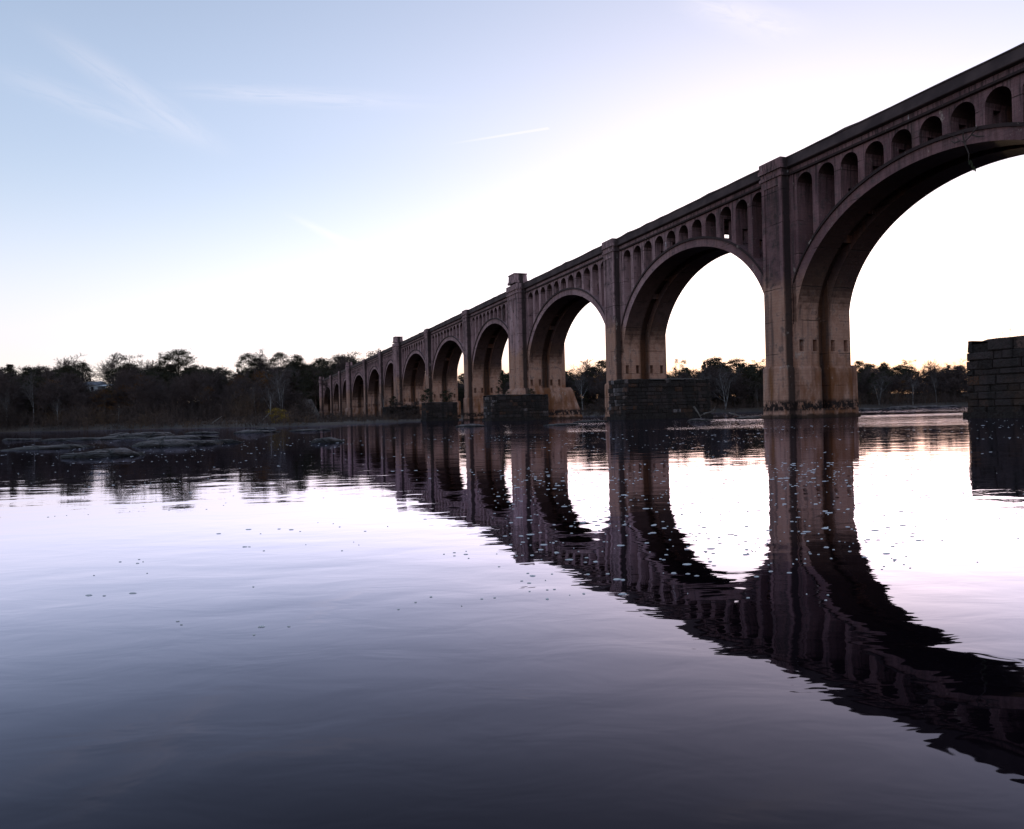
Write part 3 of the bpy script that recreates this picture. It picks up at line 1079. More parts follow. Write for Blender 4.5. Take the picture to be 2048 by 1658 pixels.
# ------------------------------------------------------------------ trees
def bare_mesh(seed, height=16.0, trunk_r=0.22, spread=0.45, lean=0.0, first=0.30, levels=4, twig=0.028, multi=1, bushy=1.0):
    """trunk with limbs, and a crown of finer and finer twigs"""
    r = random.Random(seed)
    tr, cr_ = MB(), MB()

    def rv(d, ang):
        a = np.array([r.gauss(0, 1) for _ in range(3)])
        a -= d * np.dot(a, d)
        a /= max(1e-6, np.linalg.norm(a))
        v = d * math.cos(ang) + a * math.sin(ang)
        return v / np.linalg.norm(v)

    def limb(p, d, ln, rad, lev):
        steps = 4 if lev < 2 else 2
        if lev >= levels - 1:
            steps = 1
        pts = [(p, rad)]
        for i in range(steps):
            d = rv(d, r.uniform(0.05, 0.22 if lev else 0.10))
            d = d + np.array([0, 0, 0.10 if lev else 0.05])
            d /= np.linalg.norm(d)
            p = p + d * ln / steps
            pts.append((p, max(twig * 0.6, rad * (1 - 0.65 * (i + 1) / steps))))
        tgt = tr if lev <= 1 else cr_
        for (a, ra), (b, rb) in zip(pts, pts[1:]):
            tgt.tube(a, b, ra, rb, 6 if lev == 0 else (4 if lev == 1 else 3))
        if lev >= levels:
            return
        nkid = {0: r.randint(10, 13), 1: r.randint(6, 8), 2: r.randint(5, 6), 3: r.randint(3, 5)}[lev]
        nkid = max(2, int(nkid * bushy))
        for i in range(nkid):
            lo = first if lev == 0 else 0.25
            t = lo + (1.0 - lo) * (i + r.random()) / nkid
            t = min(0.999, t)
            x = t * steps
            k = int(x)
            a, ra = pts[k]
            b, rb = pts[k + 1]
            q = a + (b - a) * (x - k)
            rq = ra + (rb - ra) * (x - k)
            dd = (b - a) / np.linalg.norm(b - a)
            ang = r.uniform(0.5, 1.0) * (spread / 0.45) * (1.0 if lev else (1.15 - 0.5 * t))
            l2 = ln * {0: r.uniform(0.44, 0.62) * (1.25 - 0.6 * t), 1: r.uniform(0.38, 0.6), 2: r.uniform(0.4, 0.62), 3: r.uniform(0.4, 0.7)}[lev]
            limb(q, rv(dd, min(1.3, ang)), l2, max(twig, rq * {0: 0.5, 1: 0.45, 2: 0.55, 3: 0.7}[lev]), lev + 1)
    for m_ in range(multi):
        d = np.array([lean + (r.uniform(-0.25, 0.25) if multi > 1 else 0), r.uniform(-0.06, 0.06), 1.0])
        d /= np.linalg.norm(d)
        limb(np.array([r.uniform(-.4, .4) if multi > 1 else 0.0, 0.0, -0.5]), d, height * 0.80 * (1 if m_ == 0 else r.uniform(0.75, 1)), trunk_r, 0)
    return tr, cr_


def leafy_mesh(seed, height=16.0, crown_w=8.0, crown_from=0.35, clumps=34, per=80, leaf=0.42, trunk_r=0.25, shape='round', lean=0.0, gap=0.0):
    """trunk with boughs, each bough ending in clumps of small leaf faces"""
    r = random.Random(seed)
    tr, cr_ = MB(), MB()
    h = height
    pts = []
    for i in range(6):
        t = i / 5
        pts.append(np.array([lean * h * t * t + r.uniform(-.12, .12) * t, r.uniform(-.12, .12) * t, -0.5 + (h * 0.93 + 0.5) * t]))
    for i in range(5):
        tr.tube(pts[i], pts[i + 1], trunk_r * (1 - 0.16 * i), trunk_r * (1 - 0.16 * (i + 1)), 6)
    c0 = h * crown_from
    for c in range(clumps):
        t = (c + r.random()) / clumps
        z = c0 + (h - c0) * t
        if shape == 'cone':
            R = crown_w / 2 * (1.02 - t) ** 0.8
        elif shape == 'flat':
            R = crown_w / 2 * (0.55 + 0.45 * math.sin(math.pi * min(1, 0.15 + 0.75 * t)))
        else:
            R = crown_w / 2 * math.sqrt(max(0.02, 1 - (2 * t - 0.80) ** 2 / 1.46)) * (0.85 + 0.15 * math.sin(9 * t + seed))
        an = r.uniform(0, 6.283)
        rr = R * math.sqrt(r.uniform(0.12, 1.0)) * r.uniform(0.75, 1.12)
        tz = min(0.98, max(0.02, z / (h * 0.93) - 0.12))
        k = int(tz * 5)
        base = pts[k] + (pts[min(5, k + 1)] - pts[k]) * (tz * 5 - k)
        cen = np.array([base[0] + rr * math.cos(an), base[1] + rr * math.sin(an), z - h * 0.02])
        tr.tube(base, cen, trunk_r * 0.28 * (1.1 - 0.7 * t), 0.03, 3)
        if r.random() < gap:
            continue
        size = r.uniform(0.6, 1.25) * crown_w * (0.17 if shape != 'cone' else 0.12) * (1.0 - 0.25 * t)
        tone = r.uniform(0.0, 1.0)
        n = int(per * r.uniform(0.6, 1.2))
        for _ in range(n):
            g = np.array([r.gauss(0, 0.5), r.gauss(0, 0.5), r.gauss(0, 0.30)])
            p = cen + g * size
            cr_.tone = min(1.0, max(0.0, tone * 0.6 + 0.2 + r.uniform(-0.25, 0.25)))
            d1 = np.array([r.gauss(0, 1), r.gauss(0, 1), r.gauss(0, 0.8)])
            d1 /= np.linalg.norm(d1)
            d2 = np.cross(d1, np.array([r.gauss(0, 1), r.gauss(0, 1), r.gauss(0, 1)]))
            d2 /= max(1e-6, np.linalg.norm(d2))
            s1 = leaf * r.uniform(0.5, 1.1)
            s2 = s1 * r.uniform(0.30, 0.6)
            cr_.poly([p - d1 * s1 * 0.5, p + d2 * s2 * 0.5, p + d1 * s1 * 0.5, p - d2 * s2 * 0.5])
    return tr, cr_


def proto(name, kind, tr, cr_, mt, mc):
    root = thing(name, kind, 'tree')
    tr.build('trunk', mt, root)
    cr_.build('crown', mc, root)
    return root


PROTO = {}


def add_proto(key, name, H, tr, cr_, mt, mc):
    root = proto(name, name, tr, cr_, mt, mc)
    PROTO[key] = (root, H, [False])


def measure(cr_, tr):
    return max(max(v[2] for v in cr_.v), max(v[2] for v in tr.v))


for i, kw in enumerate([dict(height=17, spread=0.42, first=0.30), dict(height=18, spread=0.50, first=0.35), dict(height=15, spread=0.38, first=0.22, multi=2, bushy=0.8),
                        dict(height=16, spread=0.55, first=0.28), dict(height=19, spread=0.36, first=0.42), dict(height=14, spread=0.48, first=0.18, multi=3, bushy=0.7)]):
    t_, c_ = bare_mesh(20 + i, trunk_r=0.22, twig=0.040, **kw)
    add_proto('bare%d' % i, 'bare_tree', measure(c_, t_), t_, c_, M_BARK, M_TWIG)
for i, kw in enumerate([dict(height=18, spread=0.5, first=0.42, bushy=0.8), dict(height=18, spread=0.62, first=0.25, multi=2, bushy=0.7), dict(height=17, spread=0.4, first=0.5, bushy=0.75)]):
    t_, c_ = bare_mesh(50 + i, trunk_r=0.21, twig=0.030, **kw)
    M_B = M_WHITE if i == 0 else M_PALE
    add_proto('syc%d' % i, 'sycamore_tree', measure(c_, t_), t_, c_, M_B, M_WTWIG)
for i, kw in enumerate([dict(height=18, crown_w=11, crown_from=0.30, clumps=90, per=170, leaf=0.40, shape='round'), dict(height=18, crown_w=10.0, crown_from=0.16, clumps=85, per=150, leaf=0.42, shape='round'),
                        dict(height=19, crown_w=8.0, crown_from=0.4, clumps=40, per=130, leaf=0.36, shape='flat', gap=0.12), dict(height=16, crown_w=9.0, crown_from=0.08, clumps=90, per=150, leaf=0.42, shape='round'),
                        dict(height=17, crown_w=5.2, crown_from=0.10, clumps=60, per=80, leaf=0.45, shape='cone')]):
    t_, c_ = leafy_mesh(70 + i, **kw)
    add_proto('pine%d' % i, 'pine_tree', measure(c_, t_), t_, c_, M_PBARK, M_PINE)
for i, kw in enumerate([dict(height=13, crown_w=8, crown_from=0.15, clumps=46, per=70, leaf=0.36, gap=0.15), dict(height=11, crown_w=7, crown_from=0.12, clumps=40, per=60, leaf=0.34, gap=0.2)]):
    t_, c_ = leafy_mesh(90 + i, **kw)
    add_proto('rust%d' % i, 'oak_tree', measure(c_, t_), t_, c_, M_BARK, M_RUST)
for i, kw in enumerate([dict(height=2.6, crown_w=3.2, crown_from=0.08, clumps=26, per=70, leaf=0.22, trunk_r=0.05), dict(height=2.2, crown_w=3.0, crown_from=0.05, clumps=22, per=55, leaf=0.22, trunk_r=0.05)]):
    t_, c_ = leafy_mesh(110 + i, **kw)
    add_proto('brush%d' % i, 'shrub', measure(c_, t_), t_, c_, M_BARK, M_BRUSH)
t_, c_ = leafy_mesh(120, height=2.6, crown_w=3.4, crown_from=0.08, clumps=30, per=80, leaf=0.2, trunk_r=0.05)
add_proto('yellow', 'shrub', measure(c_, t_), t_, c_, M_BARK, M_YELLOW)
t_, c_ = leafy_mesh(121, height=2.6, crown_w=3.0, crown_from=0.08, clumps=30, per=80, leaf=0.2, trunk_r=0.05)
add_proto('green', 'shrub', measure(c_, t_), t_, c_, M_BARK, M_GREENBR)
t_, c_ = leafy_mesh(122, height=4.6, crown_w=2.7, crown_from=0.10, clumps=60, per=70, leaf=0.16, trunk_r=0.07, shape='cone')
add_proto('cedar', 'cedar_tree', measure(c_, t_), t_, c_, M_PBARK, M_GREENBR)


def put(key, x, depth, top_y, label, cat, group=None, wide=1.0, z0=None, height=None):
    """plant a copy where column x meets the ground at that depth, tall enough to reach height top_y"""
    p = at(x, depth)
    z = ground_z(p.x, depth) if z0 is None else z0
    z = max(z, 0.05) if z0 is None else z
    if height is None:
        height = max(1.0, at(x, depth, top_y).z - z)
    root, H, used = PROTO[key]
    k = height / H
    loc = (p.x, depth, z)
    rz = rnd.uniform(0, 6.283)
    sc_ = (k * wide, k * wide, k)
    if not used[0]:
        used[0] = True
        root.location, root.rotation_euler, root.scale = loc, (0, 0, rz), sc_
        root['label'] = label
        if group:
            root['group'] = group
        o = root
    else:
        o = copy_tree(root, loc, rz, sc_, label)
        if group:
            o['group'] = group
        elif 'group' in o:
            del o['group']
    o['category'] = cat
    return o


def skyline(x):
    return float(np.interp(x, [a for a, _ in SKYL], [b for _, b in SKYL]))


SKYL = [(-200, 726), (0, 725), (90, 732), (130, 728), (195, 738), (250, 727), (330, 731), (420, 729), (465, 741), (500, 729), (600, 721), (630, 735), (680, 722), (745, 722),
        (900, 745), (1020, 745), (1150, 736), (1215, 726), (1350, 736), (1400, 724), (1530, 722), (1720, 725), (1800, 727), (1870, 736), (1930, 728), (2100, 725)]

BANKS = [(-260, 720, 'left'), (1000, 2250, 'right')]
G = {
    ('bare', 'left'): 'bare brown twiggy tree packed into the wood on the left bank',
    ('pine', 'left'): 'dark evergreen tree packed into the wood on the left bank',
    ('rust', 'left'): 'tree with rust brown leaves inside the wood on the left bank',
    ('bare', 'right'): 'bare brown twiggy tree packed into the far wood seen under the bridge',
    ('pine', 'right'): 'dark evergreen tree packed into the far wood seen under the bridge',
    ('rust', 'right'): 'tree with rust brown leaves inside the far wood under the bridge',
}


def mass(x0, x1, n, q0, q1, side, ytop_off, mix, wide=1.25):
    for i in range(n):
        x = x0 + (x1 - x0) * (i + rnd.random()) / n
        dp = interp(TREEL, x) + rnd.uniform(q0, q1)
        kind = rnd.choices(['bare', 'pine', 'rust'], mix)[0]
        nvar = {'bare': 6, 'pine': 5, 'rust': 2}[kind]
        key = kind + str(rnd.randrange(nvar))
        ty = skyline(x) + rnd.uniform(*ytop_off)
        if 146 < x < 246 and dp < 218:
            ty = max(ty, 774 + rnd.uniform(0, 8))
        lab = G[(kind, side)]
        cat = {'bare': 'bare tree', 'pine': 'evergreen tree', 'rust': 'tree'}[kind]
        put(key, x, dp, ty, lab, cat, lab.replace(' tree ', ' trees ') + '', wide)


# left wood: front rows of bare trees, evergreens behind
mass(-150, 592, 60, 0, 12, 'left', (12, 62), (0.84, 0.04, 0.12), 1.25)
mass(-150, 596, 60, 10, 26, 'left', (4, 34), (0.68, 0.24, 0.08), 1.2)
mass(-160, 600, 46, 24, 50, 'left', (-2, 20), (0.38, 0.58, 0.04), 1.2)
mass(-160, 606, 50, 45, 80, 'left', (-5, 8), (0.30, 0.70, 0.0), 1.3)
mass(-160, 602, 44, 20, 50, 'left', (8, 30), (0.20, 0.75, 0.05), 1.35)
mass(640, 800, 34, 4, 40, 'left', (-4, 26), (0.35, 0.65, 0.0), 1.3)
for i in range(12):
    x_ = 600 + 3.6 * i
    k_ = rnd.choice(['pine1', 'pine3', 'pine0', 'bare0', 'bare3'])
    lab_ = 'tree packed into the gap between the left wood and the far end of the bridge'
    put(k_, x_, rnd.uniform(450, 520), 722 + rnd.uniform(-4, 22), lab_, 'tree', 'trees in the gap by the far end of the bridge', 1.4)
# far wood seen under the arches
mass(880, 2120, 62, 0, 12, 'right', (14, 56), (0.84, 0.08, 0.08), 1.3)
mass(880, 2120, 60, 12, 30, 'right', (4, 30), (0.66, 0.29, 0.05), 1.3)
mass(880, 2120, 60, 30, 60, 'right', (-3, 12), (0.25, 0.75, 0.0), 1.5)
mass(880, 2120, 44, 22, 50, 'right', (6, 20), (0.10, 0.85, 0.05), 1.6)
mass(880, 2120, 50, 6, 30, 'right', (10, 34), (0.30, 0.62, 0.08), 1.6)
mass(880, 2120, 40, 55, 90, 'right', (-2, 10), (0.10, 0.90, 0.0), 1.7)
mass(880, 2120, 36, 0, 18, 'right', (4, 24), (0.88, 0.12, 0.0), 1.6)
mass(800, 1000, 16, 0, 40, 'right', (0, 50), (0.4, 0.6, 0.0), 1.4)

# trees one can tell apart against the sky
SINGLE = [
    ('bare1', 120, 212, 712, 'bare tree poking above the wood left of the wide twig-topped tree', 'bare tree', 1.0),
    ('bare3', 160, 228, 702, 'tall bare tree with a wide fan of twigs above the left wood', 'bare tree', 1.15),
    ('pine1', 168, 226, 722, 'dark rounded evergreen in front of the fan-shaped bare tree', 'evergreen tree', 1.1),
    ('bare0', 228, 226, 704, 'bare tree between the two evergreens above the white house', 'bare tree', 1.0),
    ('pine2', 262, 206, 706, 'sparse evergreen with sky showing between its clumps right of the white house', 'evergreen tree', 1.2),
    ('bare4', 288, 210, 715, 'thin bare tree just right of the sparse evergreen', 'bare tree', 0.9),
    ('pine0', 360, 200, 695, 'largest broad-crowned pine standing above the left wood', 'pine tree', 1.45),
    ('pine2', 331, 202, 704, 'thin spiky pine touching the left side of the broad pine', 'pine tree', 0.7),
    ('bare1', 418, 205, 728, 'small bare tree in the dip right of the broad pine', 'bare tree', 1.0),
    ('bare5', 445, 208, 727, 'low bushy bare tree at the dip in the treeline', 'bare tree', 1.0),
    ('pine0', 500, 212, 703, 'layered pine at the right side of the treeline dip', 'pine tree', 1.15),
    ('bare3', 531, 216, 691, 'tall bare tree crowning the wood between two pines', 'bare tree', 1.0),
    ('pine1', 565, 210, 702, 'dense dark pine behind the pale forked tree', 'pine tree', 1.25),
    ('pine3', 598, 214, 706, 'round dark evergreen right of the pale forked tree', 'evergreen tree', 1.0),
    ('pine3', 645, 500, 712, 'round evergreen left of where the bridge ends', 'evergreen tree', 1.2),
    ('pine1', 682, 430, 708, 'dark evergreen behind the far end of the bridge', 'evergreen tree', 1.5),
    ('bare1', 683, 440, 699, 'bare tree standing behind the dark evergreen at the bridge end', 'bare tree', 1.3),
    ('bare4', 706, 400, 703, 'slim bare tree above the far end of the bridge deck', 'bare tree', 1.2),
    ('pine2', 740, 360, 698, 'spreading pine rising over the deck near the second far turret', 'pine tree', 1.6),
    ('bare3', 712, 405, 715, 'low bare tree tucked behind the far bridge deck', 'bare tree', 1.2),
    ('pine2', 1362, 262, 716, 'small open pine against the glow through the second arch', 'pine tree', 1.0),
    ('pine3', 1430, 268, 712, 'broad round-topped tree in the middle of the second arch', 'tree', 1.8),
    ('pine0', 1475, 272, 714, 'wide low-domed tree right of the broad one in the second arch', 'tree', 1.7),
    ('pine2', 1520, 270, 716, 'open-crowned pine against the left side of the nearest pier', 'pine tree', 1.1),
    ('pine1', 1205, 262, 718, 'dark evergreen against the left edge of the third arch pier', 'evergreen tree', 1.4),
    ('bare0', 1172, 265, 716, 'bare tree standing tallest in the third arch opening', 'bare tree', 1.0),
    ('pine1', 1720, 275, 719, 'evergreen beside the right side of the nearest pier', 'evergreen tree', 1.1),
    ('pine3', 1770, 278, 722, 'small round evergreen in the middle of the nearest arch', 'evergreen tree', 0.9),
    ('pine2', 1820, 280, 717, 'leaning spiky pine in the nearest arch opening', 'pine tree', 0.9),
    ('bare1', 1852, 276, 717, 'slanting bare tree in the nearest arch opening', 'bare tree', 1.0),
    ('bare3', 1912, 270, 716, 'wide bare tree beside the left edge of the big right stone pier', 'bare tree', 1.1),
    ('bare2', 1880, 276, 726, 'bushy bare tree left of the wide one by the right stone pier', 'bare tree', 1.0),
    ('pine3', 1868, 282, 735, 'low dark evergreen right of the slanting bare tree', 'evergreen tree', 1.0),
    # white-barked trees
    ('syc0', 541, 176, 762, 'white-barked forked tree glowing at the foot of the left wood', 'white tree', 0.8),
    ('syc2', 511, 178, 772, 'slim pale tree left of the bright forked one', 'pale tree', 0.7),
    ('syc1', 563, 192, 716, 'pale fan-shaped tree high in the left wood', 'pale tree', 0.8),
    ('syc2', 68, 183, 736, 'tall pale trunk near the left edge of the wood', 'pale tree', 0.7),
    ('syc1', 14, 178, 775, 'pale forked tree at the left edge of the photo', 'pale tree', 0.7),
    ('syc0', 116, 178, 790, 'leaning pale tree above the left rocks', 'pale tree', 0.7),
    ('syc2', 237, 172, 806, 'short pale tree right of the leaning one above the left rocks', 'pale tree', 0.7),
    ('syc0', 1409, 238, 732, 'white straight trunk just right of the stone pier in the second arch', 'white tree', 0.75),
    ('syc1', 1452, 238, 720, 'pale spreading tree in the middle of the second arch', 'pale tree', 1.0),
    ('syc2', 1516, 245, 775, 'small pale tree touching the left side of the nearest pier', 'pale tree', 0.8),
    ('syc0', 1166, 250, 735, 'pale tree against the dark wood in the third arch', 'pale tree', 0.9),
    ('syc1', 1758, 256, 740, 'pale many-limbed tree in the left part of the nearest arch', 'pale tree', 0.8),
    ('syc0', 1826, 256, 745, 'pale Y-shaped tree in the middle of the nearest arch', 'pale tree', 0.7),
    ('syc2', 1873, 260, 742, 'slim pale trunk in the right part of the nearest arch', 'pale tree', 0.7),
    ('syc0', 767, 235, 775, 'white twisted tree in front of the far piers', 'white tree', 0.8),
    ('syc1', 793, 225, 800, 'pale V-shaped young tree in front of the far turreted pier', 'pale tree', 0.8),
    # rust and brown foliage
    ('rust0', 480, 172, 745, 'rust-leaved tree at the edge of the left wood', 'tree', 1.0),
    ('rust1', 505, 176, 760, 'small rust-leaved tree right of the larger one in the left wood', 'tree', 1.0),
    ('rust1', 244, 176, 778, 'small orange-leaved tree below the white house', 'tree', 0.8),
    ('rust1', 1200, 255, 745, 'yellow brown tree at the left side of the second stone pier', 'tree', 1.0),
]
for key, x, dp, ty, lab, cat, wd in SINGLE:
    if key.startswith('syc'):
        dp = min(dp, interp(TREEL, x) - (13 if x == 541 else 2))
    put(key, x, dp, ty, lab, cat, None, wd)

# bushes
put('yellow', 556, 128, None, 'round yellow bush on the left shore', 'bush', None, 1.25, None, 2.9)
put('brush0', 618, 132, None, 'orange brown bush right of the yellow one', 'bush', None, 1.4, None, 2.3)
put('brush1', 660, 140, None, 'low brown bush below the bridge end', 'bush', None, 1.6, None, 2.0)
put('brush1', 592, 134, None, 'small brown bush between the yellow bush and the orange brown one', 'bush', None, 1.2, None, 1.6)
put('brush0', 1178, 190, None, 'golden brown bush between the turreted pier and the second stone pier', 'bush', None, 1.4, 0.2, 3.4)
put('brush1', 1200, 185, None, 'reddish bush against the left end of the second stone pier', 'bush', None, 1.0, 0.2, 4.5)


def put_b(key, n, s, z, height, label, cat, wide=1.0):
    p = bl(n, s, z)
    px = 1024 + F * p.x / p.y
    return put(key, px, p.y, None, label, cat, None, wide, z, height)


put_b('cedar', -6.2, 118.0, 4.35, 4.4, 'small dark evergreen growing on the long low stone pier', 'evergreen tree', 1.1)
put_b('green', -1.0, 118.0, 4.35, 1.2, 'low dark shrub at the right end of the long low stone pier', 'bush', 1.3)
put_b('green', -9.0, 158.0, 4.05, 3.4, 'dark bush on the left end of the bushy stone pier', 'bush', 1.0)
put_b('green', -4.6, 158.0, 4.05, 2.9, 'dark bush on the right end of the bushy stone pier', 'bush', 1.2)
put_b('green', -7.5, 202.0, 3.95, 3.2, 'green bush on top of the farthest stone pier', 'bush', 0.9)
put_b('brush0', -6.0, 198.2, 0.3, 5.6, 'tall brown brush hiding the front of the farthest stone pier', 'bush', 1.5)
put_b('brush1', -2.5, 198.0, 0.3, 5.2, 'brown brush at the right end of the farthest stone pier', 'bush', 1.2)

# brushwood along the far banks: nobody could count its stems
bm_ = MB()
r_ = random.Random(3)
for i in range(24000):
    x = r_.choice([r_.uniform(-150, 900), r_.uniform(-150, 900), r_.uniform(880, 2120)])
    tl = interp(TREEL, x)
    sh = interp(SHORE, x)
    dp = r_.uniform(sh + 1, tl + 26) if r_.random() < 0.6 else tl + r_.uniform(-4, 26)
    X = (x - 1024) * dp / F
    z = ground_z(X, dp)
    if z < 0.06:
        continue
    hh = r_.uniform(0.8, 4.8) * (0.5 if dp < tl - 5 else 1.0) * (0.75 + 0.55 * math.sin(X * 0.23 + 2 * math.sin(X * 0.071)) * math.sin(dp * 0.19 + X * 0.05))
    bm_.tone = min(1, max(0, 0.45 + 0.45 * math.sin(X * 0.31 + dp * 0.1) * math.sin(dp * 0.27 - X * 0.12 + 1) + r_.uniform(-0.25, 0.25)))
    p = np.array([X, dp, z - 0.1])
    top = p + np.array([r_.gauss(0, 0.22) * hh, r_.gauss(0, 0.22) * hh, hh])
    bm_.tube(p, top, 0.035, 0.012, 3)
    for _ in range(6):
        a = p + (top - p) * r_.uniform(0.15, 0.95)
        b = a + np.array([r_.gauss(0, 0.5), r_.gauss(0, 0.5), r_.uniform(0.1, 0.8)]) * hh * 0.35
        bm_.tube(a, b, 0.026, 0.012, 3)
        if r_.random() < 0.5:
            c = b + np.array([r_.gauss(0, 0.12), r_.gauss(0, 0.12), r_.gauss(0, 0.12)])
            e = np.array([r_.gauss(0, 1), r_.gauss(0, 1), r_.gauss(0, 1)]) * 0.11
            g = np.array([r_.gauss(0, 1), r_.gauss(0, 1), r_.gauss(0, 1)]) * 0.08
            bm_.poly([c, c + e, c + e + g, c + g])
tag(bm_.build('brushwood', M_BRUSH), 'dry brown brushwood and saplings filling the foot of the woods', 'brushwood', kind='stuff')

# weeds standing on the big right pier
for i, (n, s, hgt, lab) in enumerate([(-1.5, 33.6, 1.5, 'thin dry weed stalks standing on the left part of the right stone pier'),
                                      (-0.5, 32.4, 1.7, 'taller dry weed stalks near the step in the right stone pier top')]):
    wbm = MB()
    r2 = random.Random(40 + i)
    for _ in range(9):
        p = np.array([r2.gauss(0, 0.45), r2.gauss(0, 0.45), -0.1])
        q = p + np.array([r2.gauss(0, 0.1), r2.gauss(0, 0.1), hgt * r2.uniform(0.4, 1)])
        wbm.tube(p, q, 0.012, 0.006, 3)
        for _ in range(3):
            a = p + (q - p) * r2.uniform(0.5, 1)
            wbm.tube(a, a + np.array([r2.gauss(0, .08), r2.gauss(0, .08), 0.15]), 0.008, 0.004, 3)
    o = wbm.build('weed', M_BRUSH)
    o.location = bl(n, s, 5.2)
    tag(o, lab, 'weed', 'weeds on the right stone pier')
tr_, c_ = bare_mesh(77, height=3.2, trunk_r=0.03, twig=0.008, spread=0.55, first=0.2, levels=3)
sap = thing('sapling', 'bare sapling growing on the right stone pier at the photo edge', 'sapling', bl(-1.2, 30.2, 5.1))
tr_.build('trunk', M_BARK, sap)
c_.build('crown', M_TWIG, sap)

# dead branch caught on the crown of the nearest arch
br_ = thing('branch', 'dead forked branch hanging over the crown of the nearest arch', 'branch', bl(-0.32, 37.5, 19.75), AL)
mb = MB()
for pts in ([(-1.0, 0.75), (-0.55, 0.35), (0.0, 0.0), (0.35, 0.25), (0.8, 0.75), (1.5, 1.15)], [(0.0, 0.0), (-0.15, -0.45), (-0.32, -0.9), (-0.30, -1.4)], [(0.35, 0.25), (0.75, 0.2), (1.0, 0.45)],
            [(-0.55, 0.35), (-1.0, 0.05), (-1.5, -0.1)], [(0.0, 0.0), (0.1, 0.5), (0.05, 0.95)]):
    r0 = 0.065
    for (a0, a1), (b0, b1) in zip(pts, pts[1:]):
        mb.tube((0.02, a0, a1), (-0.02, b0, b1), r0, r0 * 0.75, 5)
        r0 *= 0.75
mb.build('stem', M_BARK, br_)
mb = MB()
for q in range(9):
    a = (rnd.uniform(-0.05, 0.05), -0.30 - 0.05 * q + rnd.uniform(-0.1, 0.1), -1.3 - 0.10 * q)
    mb.poly([a, (a[0] + 0.03, a[1] - 0.06, a[2] - 0.14), (a[0], a[1] - 0.02, a[2] - 0.28), (a[0] - 0.03, a[1] + 0.05, a[2] - 0.14)])
mb.build('leaves', M_GREENBR, br_)

# driftwood
for x, yb, ln, ang, zz_, lab in [(1418, 822, 1.5, 0.35, 0.75, 'bleached log propped on the dark rock right of the second stone pier'),
                                 (1396, 826, 1.9, -0.95, 0.7, 'grey leaning branch against the right end of the second stone pier'),
                                 (1470, 838, 2.0, -0.3, 0.25, 'pale stick poking from the bright water left of the nearest pier'),
                                 (420, 868, 5.0, 0.5, 0.5, 'fallen grey trunk lying on the left shore under the dip in the trees'),
                                 (522, 846, 5.0, 0.8, 1.0, 'fallen pale trunk leaning behind the yellow bush')]:
    dp = 95 if 1380 < x < 1440 else (100 if x == 1470 else 135)
    lm = MB()
    r2 = random.Random(int(x))
    p = np.array([-ln / 2 * math.cos(ang), 0, -ln / 2 * math.sin(ang)])
    for i in range(4):
        q = p + np.array([ln / 4 * math.cos(ang), r2.gauss(0, .08), ln / 4 * math.sin(ang) + r2.gauss(0, .06)])
        lm.tube(p, q, 0.13 - 0.02 * i, 0.11 - 0.02 * i, 6, True)
        if i in (1, 2):
            lm.tube(q, q + np.array([r2.gauss(0, .3), r2.gauss(0, .3), r2.uniform(.2, .6)]), 0.05, 0.02, 4)
        p = q
    o = lm.build('driftwood', M_DRIFT)
    P_ = at(x, dp)
    o.location = (P_.x, dp, zz_)
    tag(o, lab, 'driftwood', 'driftwood along the river')

# ------------------------------------------------------------------ the white house in the left wood
hp = at(190, 216)
house = thing('white_house', 'small white house with a porch half hidden high in the left wood', 'house', (hp.x, 216, at(190, 216, 784).z - 0.2), math.radians(-6))
mb = MB()
mb.box((-2.2, -2.0, -3.5), (2.2, 2.5, 2.2))
mb.build('wall', M_WALLW, house)
mb = MB()
mb.mesh([(-2.7, -2.5, 2.15), (2.7, -2.5, 2.15), (2.7, 0.25, 3.3), (-2.7, 0.25, 3.3), (-2.7, 3.0, 2.15), (2.7, 3.0, 2.15)], [(0, 1, 2, 3), (3, 2, 5, 4), (0, 3, 4), (1, 5, 2), (0, 4, 5, 1)])
mb.build('roof', M_ROOF, house)
for wx in (-1.3, 0.9):
    mb = MB()
    for a, b in (((-0.5, -2.08, 0.4), (0.5, -2.02, 0.48)), ((-0.5, -2.08, 1.62), (0.5, -2.02, 1.7)), ((-0.5, -2.08, 0.48), (-0.42, -2.02, 1.62)), ((0.42, -2.08, 0.48), (0.5, -2.02, 1.62))):
        mb.box((a[0] + wx, a[1], a[2]), (b[0] + wx, b[1], b[2]))
    wn = mb.build('window', M_WALLW, house)
    mb = MB()
    mb.box((wx - 0.42, -2.05, 0.48), (wx + 0.42, -2.01, 1.62))
    mb.build('pane', M_GLASS, wn)
mb = MB()
mb.box((2.25, -2.2, -3.5), (5.2, 1.0, 0.0))
mb.box((2.25, -2.3, 0.0), (5.3, 1.1, 0.18))
for px_ in (2.4, 5.0):
    mb.box((px_, -2.2, 0.18), (px_ + 0.15, -2.05, 1.7))
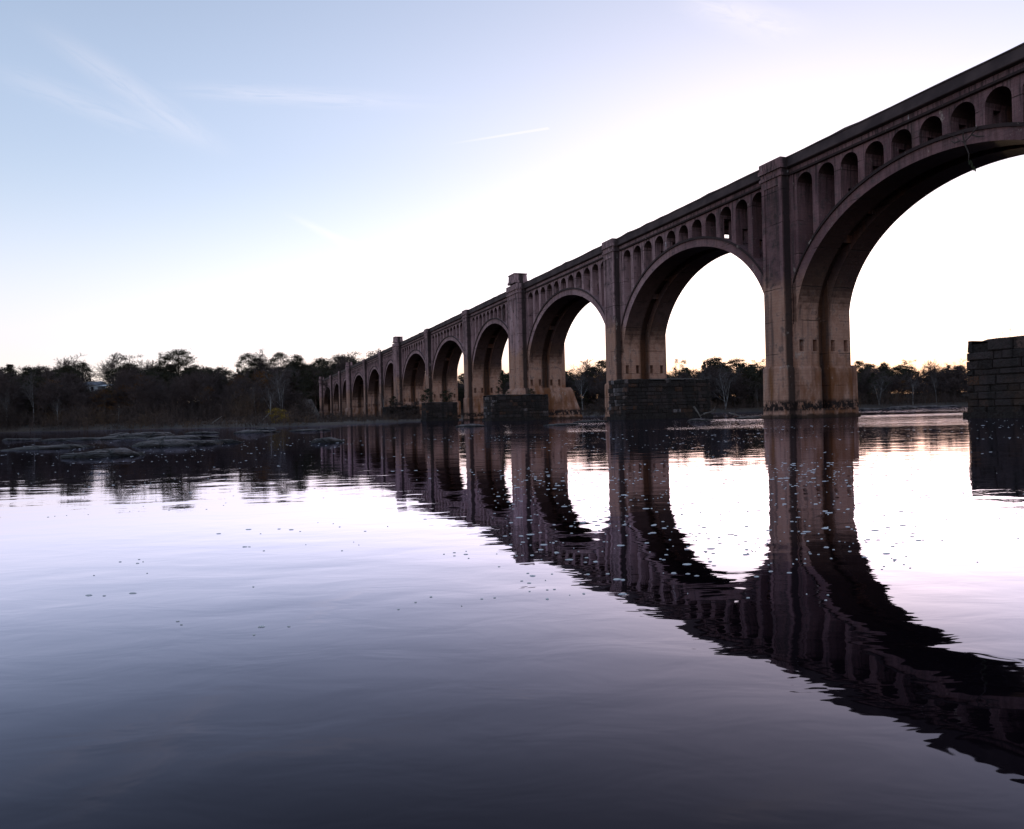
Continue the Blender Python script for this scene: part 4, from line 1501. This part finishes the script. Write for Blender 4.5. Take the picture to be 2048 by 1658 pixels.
mb.mesh([(2.25, -2.5, 1.7), (5.5, -2.5, 1.7), (5.5, 1.2, 2.3), (2.25, 1.2, 2.3), (2.25, -2.5, 1.8), (5.5, -2.5, 1.8), (5.5, 1.2, 2.4), (2.25, 1.2, 2.4)],
        [(0, 3, 2, 1), (4, 5, 6, 7), (0, 1, 5, 4), (1, 2, 6, 5), (2, 3, 7, 6), (3, 0, 4, 7)])
mb.build('porch', M_WALLW, house)

# ------------------------------------------------------------------ flecks of foam drifting on the river
fb = MB()
r_ = random.Random(11)


def fleck(x, y, r):
    n = 8
    st = r_.uniform(0.9, 2.6)
    ring0, ring1 = [], []
    ph = r_.uniform(0, 6.28)
    for i in range(n):
        a = 2 * math.pi * i / n
        k = r * r_.uniform(0.6, 1.1)
        k *= 1.3 if r_.random() < 0.15 else 1.0
        ring0.append((x + k * st * math.cos(a), y + k * math.sin(a), -0.002))
        ring1.append((x + 0.6 * k * st * math.cos(a), y + 0.6 * k * math.sin(a), 0.003 + r * 0.10))
    vs = ring0 + ring1
    fs = [(i, (i + 1) % n, n + (i + 1) % n, n + i) for i in range(n)] + [tuple(n + i for i in range(n))]
    fb.mesh(vs, fs)


cl = [(r_.uniform(-0.7, 0.75), r_.uniform(3.2, 42) ** 1.0) for _ in range(210)]
for fx, fy in cl:
    for _ in range(r_.randint(1, 9)):
        y = fy + r_.gauss(0, 0.022) * fy
        x = fx * fy + r_.gauss(0, 0.07) * fy
        if y < 3.0:
            continue
        fleck(x, y, r_.choice([0.004, 0.004, 0.005, 0.006, 0.008, 0.011]) * (1 + y / 16))
for _ in range(850):
    y = r_.uniform(4.5, 14)
    x = r_.uniform(-0.03, 0.55) * y
    fleck(x, y, r_.choice([0.0035, 0.004, 0.005, 0.0065, 0.009, 0.014]) * (1 + y / 22))
tag(fb.build('foam', M_FOAM), 'scattered white flecks of foam drifting on the still river', 'foam', kind='stuff')

# prototypes that were never planted go
for key, (root, H, used) in PROTO.items():
    if not used[0]:
        for c in list(root.children):
            bpy.data.objects.remove(c)
        bpy.data.objects.remove(root)
